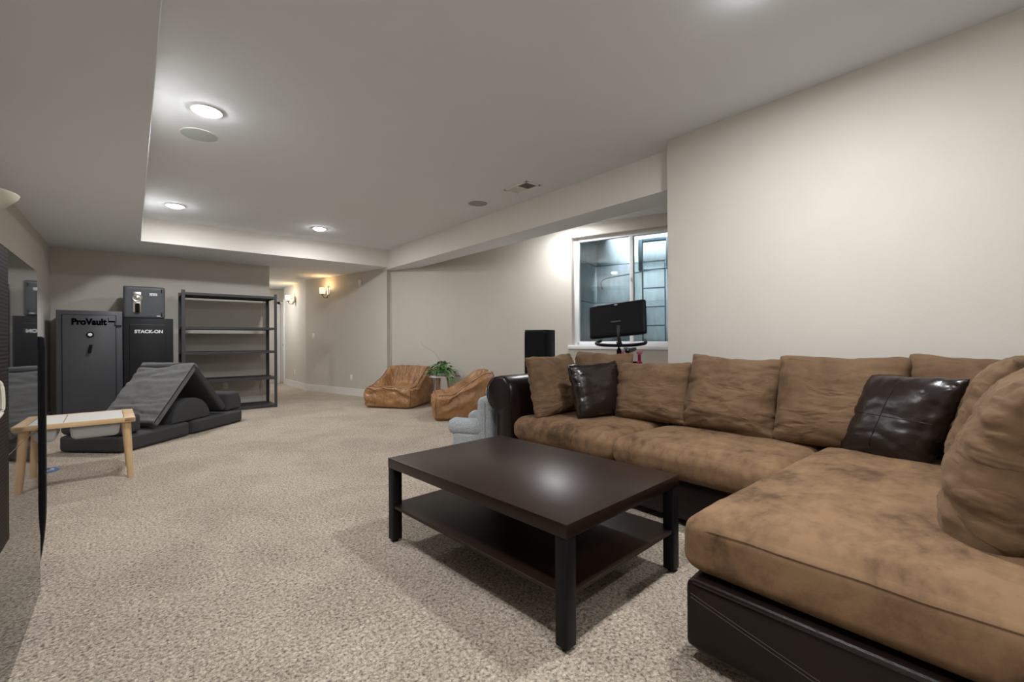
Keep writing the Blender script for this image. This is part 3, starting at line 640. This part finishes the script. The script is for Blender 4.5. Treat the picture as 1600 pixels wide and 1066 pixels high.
b = bmesh.new(); lathe(b, [(0.10, 0.0), (0.104, 0.004), (0.10, 0.009)], 36); part('disc', b, M['blue'], dc)
b = bmesh.new(); lathe(b, [(0.074, 0.0091), (0.074, 0.0100), (0.066, 0.0100), (0.066, 0.0091)], 36); part('ring', b, M['silverink'], dc)
b = text_mesh('N', 0.10, 0.0006, 0.002); b.transform(Matrix.Translation((0.02, 0, 0.0101)) @ Matrix.Rotation(R(-40), 4, 'Z')); part('letter', b, M['silverink'], dc)

# ------------------------------------------------------------------ grey foam play couch (pieces lie on one another)
NC = Vector((-0.085, 5.785, 0)); AX = R(46)
def fthing(name, label, a, b_, z, group='grey foam play couch pieces', cat='foam block'):
    p = NC + Vector((math.cos(AX) * a - math.sin(AX) * b_, math.sin(AX) * a + math.cos(AX) * b_, z))
    return thing(name, label, cat, p, AX, group)
def fpad(size, r, seed, n=16, crown=0.0, wr=0.003):
    def fn(p, u):
        q = p.copy(); q += Vector((0, 0, 1)) * (wr * fbm(p, 6, seed) + (crown * (1 - u.x ** 4) * (1 - u.y ** 4) if u.z > 0.5 else 0)); return q
    bm = bmesh.new(); rbox(bm, (0, 0, size[2] / 2), size, r, n, fn); return bm
f = fthing('foam_base_pad', 'charcoal foam base pad lying on the carpet behind the play table', 0.44, 0.34, 0.0)
part('pad', fpad((0.87, 0.69, 0.165), (0.07, 0.07, 0.03), 1), M['foam'], f, sharp=60)
f = fthing('foam_base_pad', 'charcoal foam base pad on the carpet nearer the black shelving', 1.345, 0.34, 0.0)
part('pad', fpad((0.90, 0.69, 0.165), (0.07, 0.07, 0.03), 2), M['foam'], f, sharp=60)
f = fthing('foam_seat_block', 'charcoal foam block on the base pad end behind the play table', 0.135, 0.345, 0.1655)
part('pad', fpad((0.24, 0.66, 0.205), (0.05, 0.06, 0.05), 3), M['foam'], f, sharp=60)
f = fthing('foam_end_block', 'charcoal foam block with sloped end beside the black shelving', 1.685, 0.36, 0.1655)
def slope(p, u):
    q = p.copy(); q.x -= 0.07 * max(0, u.z) * (u.x > 0.3) * u.x; return q
b = bmesh.new(); rbox(b, (0, 0, 0.125), (0.30, 0.62, 0.25), (0.035, 0.04, 0.04), 16, slope); part('pad', b, M['foam'], f, sharp=60)
# leaning ridge mat: two hinged panels
f = fthing('folding_play_mat', 'grey folding foam mat propped up as a tent above the base pads', 0.965, 0.335, 0.1655, cat='play mat')
def panel(p0, p1, th, wd, seed, wr):
    p0, p1 = Vector(p0), Vector(p1); d = p1 - p0; L = d.length; ang = math.atan2(d.z, d.x)
    def fn(p, u):
        q = p.copy()
        if u.z > 0.2: q.z += wr * (-1.3 * max(0.0, 1 - 2.6 * abs(noise.noise(Vector((p.x * 11 + 0.8 * p.y, p.y * 2.2, seed))))) ** 2 + 0.7 * fbm((p.x * 3.0, p.y * 0.7, 0), 5, seed, 3))
        return q
    bm = bmesh.new(); rbox(bm, (L / 2, 0, -th / 2), (L, wd, th), (0.02, 0.025, 0.025), 44, fn)
    bm.transform(Matrix.Translation(p0) @ Matrix.Rotation(-ang, 4, 'Y')); return bm
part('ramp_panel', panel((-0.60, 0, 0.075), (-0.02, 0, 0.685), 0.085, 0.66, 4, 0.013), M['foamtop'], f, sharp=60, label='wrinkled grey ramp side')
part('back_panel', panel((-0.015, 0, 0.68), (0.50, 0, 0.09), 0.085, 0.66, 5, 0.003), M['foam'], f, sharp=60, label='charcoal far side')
b = bmesh.new(); tube(b, [(-0.585, -0.332, 0.072), (-0.03, -0.332, 0.655)], 0.004, 6); part('piping', b, M['dark'], f)
f = fthing('foam_half_round', 'charcoal half round foam block under the tented mat', 0.93, 0.36, 0.1655)
b = bmesh.new(); pts = [(0.29 * math.cos(R(180 * k / 20)), -0.33, 0.26 * math.sin(R(180 * k / 20))) for k in range(21)]
extrude_poly(b, pts, (0, 0.62, 0)); bmesh.ops.bevel(b, geom=[e for e in b.edges if e.calc_length() < 0.6 and abs(e.calc_face_angle(0)) > 0.8], offset=0.02, segments=3, profile=0.5, affect='EDGES', clamp_overlap=True)
part('pad', b, M['foam'], f, sharp=50)

# ------------------------------------------------------------------ safes
def safe_root(n, lb, x, y, z): return thing(n, lb, 'safe', (x, y, z))
s1 = safe_root('gun_safe', 'tall grey gun safe with black lettering and dial at the left corner', -0.425, 8.22, 0)
wd, hh, dd = 0.325, 1.505, 0.60
b = bmesh.new(); box(b, (-wd, 0, 0.0), (wd, dd, hh), 0.008, 2); part('body', b, M['safe_grey'], s1)
b = bmesh.new(); box(b, (-wd + 0.055, -0.006, 0.09), (wd - 0.065, 0.001, hh - 0.055), 0.004, 1); part('door_gap', b, M['ink'], s1)
b = bmesh.new(); box(b, (-wd + 0.060, -0.024, 0.095), (wd - 0.070, -0.002, hh - 0.060), 0.005, 2); d = part('door', b, M['safe_grey'], s1)
b = text_mesh('ProVault', 0.112, 0.003, 0.0052, 0.86); b.transform(Matrix.Translation((-0.01, -0.0255, 1.352)) @ FRONT); part('lettering', b, M['ink'], d)
b = bmesh.new(); lathe(b, [(0.038, 0.0), (0.038, 0.012), (0.030, 0.022), (0.026, 0.024)], 28); b.transform(Matrix.Translation((0.0, -0.024, 1.185)) @ FRONT); k_ = part('dial', b, M['dark'], d)
b = bmesh.new(); lathe(b, [(0.022, 0.0245), (0.022, 0.030), (0.008, 0.034)], 24); b.transform(Matrix.Translation((0.0, -0.024, 1.185)) @ FRONT); part('dial_face', b, M['silverink'], d)
b = bmesh.new(); rbox(b, (0, 0, 0), (0.034, 0.024, 0.115), 0.010, 8); b.transform(Matrix.Translation((0.0, -0.058, 0.995)) @ Matrix.Rotation(R(8), 4, 'Y')); part('handle', b, M['dark'], d)
b = bmesh.new(); cyl(b, (0.006, -0.024, 1.035), (0.006, -0.055, 1.035), 0.014, n=14); part('handle_hub', b, M['dark'], d)
b = bmesh.new()
for (a0, a1) in (((0.178, 1.415), (0.184, 1.372)), ((0.178, 1.372), (0.250, 1.352)), ((0.243, 1.352), (0.249, 1.305)), ((0.243, 1.302), (0.318, 1.309))):
    x0, x1 = sorted((a0[0], a1[0])); z_0, z_1 = sorted((a0[1], a1[1])); box(b, (x0, -0.0275, z_0), (max(x1, x0 + 0.006), -0.012, max(z_1, z_0 + 0.012)), 0.001, 1)
part('bolt_emblem', b, M['ink'], s1)
s2 = safe_root('gun_cabinet', 'black steel gun cabinet with silver lettering under the small safe', 0.185, 8.24, 0)
b = bmesh.new(); box(b, (-0.277, 0, 0.0), (0.277, 0.52, 1.418), 0.006, 2); part('body', b, M['safe_black'], s2)
b = bmesh.new(); box(b, (-0.212, -0.012, 0.07), (0.188, 0.002, 1.338), 0.004, 2); d = part('door', b, M['safe_black'], s2)
b = bmesh.new(); box(b, (-0.205, -0.0125, 1.326), (0.182, -0.0118, 1.3315)); part('door_lip', b, M['safe_grey'], d)
b = text_mesh('STACK-ON', 0.062, 0.002, 0.0025, 1.02); b.transform(Matrix.Translation((0.0, -0.0135, 1.229)) @ FRONT); part('lettering', b, M['silverink'], d)
s3 = safe_root('fire_safe', 'small slate grey safe with silver lock plate on the black cabinet', 0.137, 8.25, 1.418)
b = bmesh.new(); rbox(b, (0, 0.21, 0.226), (0.462, 0.42, 0.450), (0.022, 0.022, 0.022), 16); part('body', b, M['safe_slate'], s3, sharp=60)
b = bmesh.new(); box(b, (-0.127, -0.010, 0.085), (-0.036, 0.002, 0.372), 0.008, 2); pl_ = part('lock_plate', b, M['chrome'], s3)
b = bmesh.new(); lathe(b, [(0.060, 0.0), (0.060, 0.008), (0.052, 0.014), (0.040, 0.010), (0.036, 0.016), (0.030, 0.032), (0.012, 0.040)], 32); b.transform(Matrix.Translation((-0.080, -0.008, 0.288)) @ Matrix.Diagonal((1, 1, 0.92, 1)) @ FRONT); part('dial', b, M['chrome'], pl_)
b = bmesh.new(); rbox(b, (-0.078, -0.030, 0.145), (0.050, 0.030, 0.125), 0.014, 8); part('handle', b, M['dark'], pl_)
b = bmesh.new()
for k in range(5): box(b, (0.058 + 0.018 * k, -0.002, 0.330), (0.058 + 0.018 * k + 0.012, 0.001, 0.358)); 
box(b, (0.055, -0.0012, 0.326), (0.146, 0.001, 0.330)); box(b, (0.055, -0.0012, 0.358), (0.140, 0.001, 0.362)); part('lettering', b, M['silverink'], s3)
b = bmesh.new(); box(b, (0.135, -0.002, 0.031), (0.178, 0.001, 0.041)); part('badge', b, M['silverink'], s3)
for z_ in (0.030, 0.368):
    b = bmesh.new(); box(b, (0.186, -0.004, z_), (0.198, 0.002, z_ + 0.055), 0.002, 1); part('hinge', b, M['dark'], s3)

# ------------------------------------------------------------------ black steel shelving
sh = thing('shelving_unit', 'empty black steel shelving unit with five shelves against the back wall', 'shelf', (1.195, 8.50, 0))
hw, hd = 0.635, 0.300
for sx in (-1, 1):
    for sy in (-1, 1):
        b = bmesh.new(); x, y = sx * hw, sy * hd
        box(b, (x - 0.003 if sx < 0 else x - 0.042, y - 0.002, 0.0), (x + 0.042 if sx < 0 else x + 0.003, y + 0.002, 1.855), 0.001, 1)
        box(b, (x - 0.002, y - (0.042 if sy > 0 else 0.0), 0.0), (x + 0.002, y + (0.042 if sy < 0 else 0.0), 1.855), 0.001, 1)
        part('post', b, M['steel'], sh)
for k, z_ in enumerate((0.035, 0.490, 0.920, 1.300, 1.810)):
    b = bmesh.new(); box(b, (-hw + 0.004, -hd + 0.004, z_ - 0.008), (hw - 0.004, hd - 0.004, z_ + 0.004)); shf = part('shelf', b, M['steelshelf'], sh)
    for y in (-hd, hd):
        b = bmesh.new(); box(b, (-hw, y - 0.004, z_ - 0.030), (hw, y + 0.004, z_ + 0.008), 0.002, 1); part('beam', b, M['steel'], shf)
    for x in (-hw, hw):
        b = bmesh.new(); box(b, (x - 0.003, -hd, z_ - 0.026), (x + 0.003, hd, z_ + 0.006), 0.002, 1); part('beam', b, M['steel'], shf)

# ------------------------------------------------------------------ tan beanbag chairs
def beanbag(label, c, rz, seed):
    t = thing('beanbag_chair', label, 'beanbag chair', c, rz, 'tan beanbag loungers by the window wall')   # local -Y is the front
    W_, D_, Hh = 0.86, 0.78, 0.36
    def top(u, v_):          # u across, v 0 front .. 1 back : height of the upper skin
        s = lambda a, b_, x: max(0.0, min(1.0, (x - a) / (b_ - a)))
        e = lambda x: x * x * (3 - 2 * x)
        rim = 0.345 + 0.31 * e(s(0.22, 0.92, v_))
        hol = e(s(0.86, 0.58, abs(u))) * e(s(0.16, 0.30, v_)) * e(s(0.95, 0.72, v_))
        return rim * (1 - hol) + hol * (0.27 + 0.10 * s(0.55, 0.8, v_))
    def fn(p, u):
        q = p.copy(); v_ = (p.y / D_) + 0.5; hgt = top(p.x / (W_ / 2), v_)
        f_ = (p.z + Hh / 2) / Hh; q.z = -Hh / 2 + f_ * hgt
        bul = math.sin(math.pi * min(1, max(0, f_)))
        q.x *= 0.97 + 0.06 * bul - 0.05 * f_ * v_; q.y += 0.05 * f_ * (1 if v_ > 0.5 else -0.15) * v_
        if abs(u.y) >= 0.999 or abs(u.x) >= 0.999: q.y += 0.012 * bul * (1 if p.y > 0 else -1)
        wv_ = math.sin(p.x * 38 + 5 * fbm(p, 3, seed)) * 0.020 * (v_ > 0.45) * (abs(p.x) < 0.34) * f_
        q.y += wv_; q += Vector((fbm(p, 6, seed), fbm(p, 6, seed + 3), 0.8 * fbm(p, 7, seed + 6))) * 0.017 * (0.3 + f_)
        q += Vector((1, 1, 0)) * 0.017 * math.sin(p.z * 30 + p.x * 7 + 3 * fbm(p, 2.5, seed + 2)) * (f_ < 0.9) * (0.15 + f_)
        return q
    b = bmesh.new(); rbox(b, (0, 0, Hh / 2), (W_, D_, Hh), (0.085, 0.085, 0.05), 40, fn)
    zmin = min(v_.co.z for v_ in b.verts)
    for v_ in b.verts: v_.co.z = max(0.0, v_.co.z - zmin - 0.004)
    body_bm = b.copy(); part('body', b, M['tan'], t, sharp=180)
    bv = BVHTree.FromBMesh(body_bm)
    def snap(pts, off):
        out = []
        for p in pts:
            h = bv.find_nearest(Vector(p)); out.append(h[0] + h[1] * off if h[0] else Vector(p))
        return smooth_path(out, 3)
    rim = lambda x, y: top(x / (W_ / 2), y / D_ + 0.5)
    arm = [(-0.395, -0.33 + 0.70 * k / 8, rim(-0.42, -0.33 + 0.70 * k / 8)) for k in range(9)]
    back = [(-0.36 + 0.72 * k / 6, 0.43, rim(0.43, 0.37)) for k in range(7)]
    path = arm + back + [(-p[0], p[1], p[2]) for p in arm[::-1]]
    b = bmesh.new(); tube(b, snap(path, 0.002), 0.007, 6); part('piping', b, M['piping'], t, label='dark seam piping')
    b = bmesh.new(); tube(b, snap([(-0.40 + 0.80 * k / 8, -0.365, 0.345) for k in range(9)], 0.002), 0.006, 6); part('piping', b, M['piping'], t, label='dark seam piping')
    for sx in (-1, 1):
        b = bmesh.new(); tube(b, snap([(sx * 0.41, -0.37, 0.02 + 0.04 * k) for k in range(8)], 0.001), 0.005, 6); part('piping', b, M['piping'], t, label='dark seam piping')
    body_bm.free()
    return t
def front_dir(nx, ny): return math.atan2(ny, nx) + math.pi / 2      # local -Y -> (nx, ny)
beanbag('tan leather beanbag chair facing the room left of the potted plant', (3.43, 7.02, 0), front_dir(-0.83, -0.56), 31)
beanbag('tan leather beanbag chair seen side on right of the potted plant', (3.63, 5.47, 0), front_dir(-0.88, 0.47), 47)

# ------------------------------------------------------------------ plant on its little table
pt_ = thing('plant_table', 'small round white topped table with wooden legs between the beanbags', 'table', (3.86, 6.38, 0))
b = bmesh.new(); lathe(b, [(0.190, 0.488), (0.200, 0.492), (0.200, 0.504), (0.190, 0.508)], 40); part('tabletop', b, M['white'], pt_)
for k in range(3):
    a = R(75 + 120 * k); b = bmesh.new(); cyl(b, (0.175 * math.cos(a), 0.175 * math.sin(a), 0.0), (0.10 * math.cos(a), 0.10 * math.sin(a), 0.49), 0.012, 0.020, 14); part('leg', b, M['pinklegs'], pt_)
pp = thing('potted_plant', 'bushy green potted plant on the small white table', 'plant', (3.86, 6.38, 0.508))
b = bmesh.new(); lathe(b, [(0.050, 0.0), (0.066, 0.058), (0.068, 0.062), (0.062, 0.062), (0.052, 0.05)], 28); part('pot', b, M['white'], pp)
b = bmesh.new(); lathe(b, [(0.058, 0.048), (0.058, 0.056), (0.03, 0.060)], 20); part('soil', b, M['soil'], pp)
b = bmesh.new(); lf = [(0, 0), (0.16, 0.30), (0.19, 0.48), (0.14, 0.74), (0, 1.0)]
mid = [b.verts.new((0, y, -0.22 * y * y)) for _, y in lf]; L_ = []; Rr = []
for x, y in lf[1:-1]: L_.append(b.verts.new((-x, y, 0.05 - 0.22 * y * y))); Rr.append(b.verts.new((x, y, 0.05 - 0.22 * y * y)))
for side in (L_, Rr):
    fl = side is Rr
    ring = [(mid[0], mid[1], side[0]), (mid[1], mid[2], side[1], side[0]), (mid[2], mid[3], side[2], side[1]), (mid[3], mid[4], side[2])]
    for fc in ring: b.faces.new(fc[::-1] if fl else fc)
leaf0 = part('leaf', b, M['leaf'], pp, sharp=60); leaf_me = leaf0.data
rl = random.Random(5); first = True
for k in range(210):
    a = rl.uniform(0, 2 * math.pi); rad = rl.uniform(0.02, 0.20); hz = 0.03 + 0.22 * (1 - (rad / 0.235) ** 2) * rl.uniform(0.15, 1.0)
    if k > 190: a = R(-75) + rl.uniform(-0.5, 0.5); rad = rl.uniform(0.15, 0.22); hz = rl.uniform(-0.07, 0.08)
    o = leaf0 if first else leaf0.copy()
    if not first: COL.objects.link(o); o.parent = pp
    first = False
    s = rl.uniform(0.07, 0.115)
    o.location = (rad * math.cos(a), rad * math.sin(a), hz); o.scale = (s * 1.15, s, s)
    o.rotation_euler = Euler((R(rl.uniform(-45, 12)), R(rl.uniform(-25, 25)), a - math.pi / 2 + rl.uniform(-0.7, 0.7)), 'XYZ')
for k in range(9):
    a = 2 * math.pi * k / 9; b = bmesh.new()
    tube(b, smooth_path([(0.02 * math.cos(a), 0.02 * math.sin(a), 0.08), (0.06 * math.cos(a), 0.06 * math.sin(a), 0.17), (0.13 * math.cos(a), 0.13 * math.sin(a), 0.19 - 0.03 * (k % 3))], 4), 0.003, 5); part('stem', b, M['stem'], pp)
b = bmesh.new(); tube(b, smooth_path([(-0.01, 0.0, 0.22), (-0.06, 0.08, 0.36), (-0.13, 0.14, 0.43), (-0.20, 0.22, 0.49), (-0.235, 0.25, 0.55)], 5), 0.0028, 5); part('dry_twig', b, M['drystem'], pp, label='long thin dry twig')

# ------------------------------------------------------------------ grey boucle child's armchair behind the sofa arm
kc = thing('kids_armchair', 'small pale grey boucle armchair behind the rolled sofa arm', 'armchair', (2.615, 3.525, 0), math.atan2(0.86, -0.51) + math.pi / 2)   # local -Y is the front
wob = lambda p, u: p + Vector((fbm(p, 30, 3, 2), fbm(p, 30, 6, 2), fbm(p, 30, 9, 2))) * 0.004
b = bmesh.new(); rbox(b, (0, -0.02, 0.14), (0.46, 0.38, 0.20), (0.04, 0.04, 0.04), 14, wob); part('seat', b, M['boucle'], kc, sharp=180)
for sx in (-1, 1):
    b = bmesh.new(); rbox(b, (sx * 0.225, -0.06, 0.285), (0.14, 0.42, 0.16), (0.065, 0.08, 0.078), 18, wob); part('arm', b, M['boucle'], kc, sharp=180)
    b = bmesh.new(); rbox(b, (sx * 0.225, -0.03, 0.145), (0.115, 0.36, 0.19), (0.04, 0.04, 0.03), 12, wob); part('arm_base', b, M['boucle'], kc, sharp=180)
b = bmesh.new(); rbox(b, (0, 0.125, 0.305), (0.585, 0.17, 0.53), (0.045, 0.05, 0.06), 22, wob); part('backrest', b, M['boucle'], kc, sharp=180)
b = bmesh.new(); rbox(b, (0, 0.135, 0.61), (0.40, 0.11, 0.12), (0.05, 0.045, 0.055), 12, wob); part('headrest', b, M['boucle'], kc, sharp=180)
b = bmesh.new(); tube(b, [(-0.2935, 0.125, 0.08), (-0.2945, 0.125, 0.53)], 0.004, 6); tube(b, [(0.2935, 0.125, 0.08), (0.2945, 0.125, 0.53)], 0.004, 6); part('piping', b, M['boucle'], kc)
for sx in (-1, 1):
    for sy in (-0.17, 0.17):
        b = bmesh.new(); lathe(b, [(0.018, 0), (0.022, 0.055)], 12, (sx * 0.19, sy, 0)); part('leg', b, M['dark'], kc)

# ------------------------------------------------------------------ tower speaker by the window
ts = thing('floor_speaker', 'black tower speaker between the sofa and the window', 'speaker', (3.61, 3.79, 0), R(-66))
b = bmesh.new(); box(b, (-0.135, -0.12, 0.03), (0.135, 0.15, 1.20), 0.006, 2); part('cabinet', b, M['blackplastic'], ts)
b = bmesh.new(); rbox(b, (0, 0, 0), (0.262, 0.03, 1.10), (0.01, 0.012, 0.01), 8); b.transform(Matrix.Translation((0, -0.130, 0.63))); part('grille', b, M['dark'], ts)
b = bmesh.new(); box(b, (-0.15, -0.14, 0.0), (0.15, 0.17, 0.03), 0.006, 1); part('base', b, M['dark'], ts)

# ------------------------------------------------------------------ exercise bike
BK = Vector((3.58, 2.66, 0)); SD = Vector((4.21, 2.99, 0)); bd = (BK - SD).normalized()
bk = thing('exercise_bike', 'black exercise bike with large screen in front of the window', 'exercise bike', (SD + BK) / 2, math.atan2(bd.y, bd.x))   # local +X to the screen
B = lambda n, bm, m_, **k: part(n, bm, m_, bk, **k)
b = bmesh.new(); box(b, (0.35, -0.20, 0.0), (0.42, 0.20, 0.05), 0.012, 2); B('front_foot', b, M['blackplastic'])
b = bmesh.new(); box(b, (-0.55, -0.25, 0.0), (-0.48, 0.25, 0.05), 0.012, 2); B('rear_foot', b, M['blackplastic'])
b = bmesh.new(); tube(b, [(0.385, 0, 0.04), (0.22, 0, 0.35), (0.02, 0, 0.42), (-0.22, 0, 0.40), (-0.51, 0, 0.04)], 0.035, 12); B('frame', b, M['blackplastic'])
b = bmesh.new(); cyl(b, (0.26, -0.025, 0.30), (0.26, 0.025, 0.30), 0.22, n=36); B('flywheel', b, M['steel'])
b = bmesh.new(); cyl(b, (-0.10, -0.05, 0.30), (-0.10, 0.05, 0.30), 0.10, n=24); tube(b, [(-0.10, -0.06, 0.30), (-0.02, -0.07, 0.17)], 0.012, 8); tube(b, [(-0.10, 0.06, 0.30), (-0.18, 0.07, 0.43)], 0.012, 8); B('crank', b, M['steel'])
b = bmesh.new(); tube(b, [(-0.22, 0, 0.40), (-0.34, 0, 0.90)], 0.022, 12); B('seat_post', b, M['blackplastic'])
def sad(p, u): q = p.copy(); k = (p.x + 0.13) / 0.26; q.y *= 1.0 - 0.72 * min(1, max(0, k)) ** 0.7; q.z += 0.02 * (1 - k) ** 2 - 0.01 * (1 - abs(u.y)); return q
b = bmesh.new(); rbox(b, (-0.33, 0, 0.965), (0.26, 0.17, 0.045), (0.04, 0.03, 0.02), 12, sad); B('saddle', b, M['leather'], sharp=180)
b = bmesh.new(); tube(b, [(0.22, 0, 0.35), (0.33, 0, 0.98), (0.36, 0, 1.06)], 0.024, 12); B('handlebar_post', b, M['blackplastic'])
b = bmesh.new(); tube(b, smooth_path([(0.10, -0.22, 1.075), (0.26, -0.235, 1.05), (0.40, -0.15, 1.035), (0.385, 0, 1.03), (0.40, 0.15, 1.035), (0.26, 0.235, 1.05), (0.10, 0.22, 1.075)], 6), 0.016, 10); B('handlebar', b, M['blackplastic'])
b = bmesh.new(); tube(b, smooth_path([(0.36, 0.02, 1.04), (0.46, 0.02, 1.10), (0.475, 0.02, 1.22)], 5), 0.018, 10); B('screen_arm', b, M['steel'])
scr = Matrix.Translation((0.435, 0.0, 1.272)) @ Matrix.Rotation(R(-14), 4, 'Z') @ Matrix.Rotation(R(-9), 4, 'Y') @ Matrix.Rotation(R(5), 4, 'X')
b = bmesh.new(); rbox(b, (0, 0, 0), (0.045, 0.56, 0.325), (0.018, 0.02, 0.02), 14); b.transform(scr); so = B('screen', b, M['blackplastic'], sharp=60)
b = bmesh.new(); box(b, (0.0225, -0.015, 0.140), (0.0235, 0.015, 0.146)); b.transform(scr); part('badge', b, M['silverink'], so)
b = bmesh.new(); box(b, (0.020, -0.05, -0.03), (0.034, 0.05, -0.012), 0.004, 1); b.transform(scr); part('mount', b, M['steel'], so)
b = bmesh.new(); tube(b, [(-0.34, 0, 0.86), (-0.46, 0, 0.83)], 0.012, 8); tube(b, [(-0.46, -0.12, 0.83), (-0.46, 0.12, 0.83)], 0.010, 8)
for sy in (-0.095, 0.095): box(b, (-0.50, sy - 0.05, 0.800), (-0.42, sy + 0.05, 0.806), 0.002, 1)
tube(b, [(-0.46, -0.095, 0.83), (-0.46, -0.095, 0.806)], 0.008, 6); tube(b, [(-0.46, 0.095, 0.83), (-0.46, 0.095, 0.806)], 0.008, 6)
B('weight_rack', b, M['blackplastic'])
rk = wm(bk)
for sy, lb in ((-0.10, 'pink hand weight standing on the bike rack right of the saddle'), (0.10, 'pink hand weight on the bike rack partly behind the saddle post')):
    t = thing('dumbbell', lb, 'dumbbell', rk @ Vector((-0.46, sy, 0.806)), math.atan2(bd.y, bd.x), 'pink dumbbells on the bike rack')
    b = bmesh.new(); lathe(b, [(0.018, 0.030), (0.018, 0.120)], 16); part('grip', b, M['pink'], t)
    for z_, nm in ((0.0, 'head'), (0.110, 'head')):
        b = bmesh.new(); lathe(b, [(0.026, z_), (0.033, z_ + 0.006), (0.033, z_ + 0.024), (0.020, z_ + 0.040)] if z_ == 0 else [(0.018, z_), (0.033, z_ + 0.018), (0.033, z_ + 0.036), (0.026, z_ + 0.042)], 8); part(nm, b, M['pinkl'] if z_ else M['pink'], t)
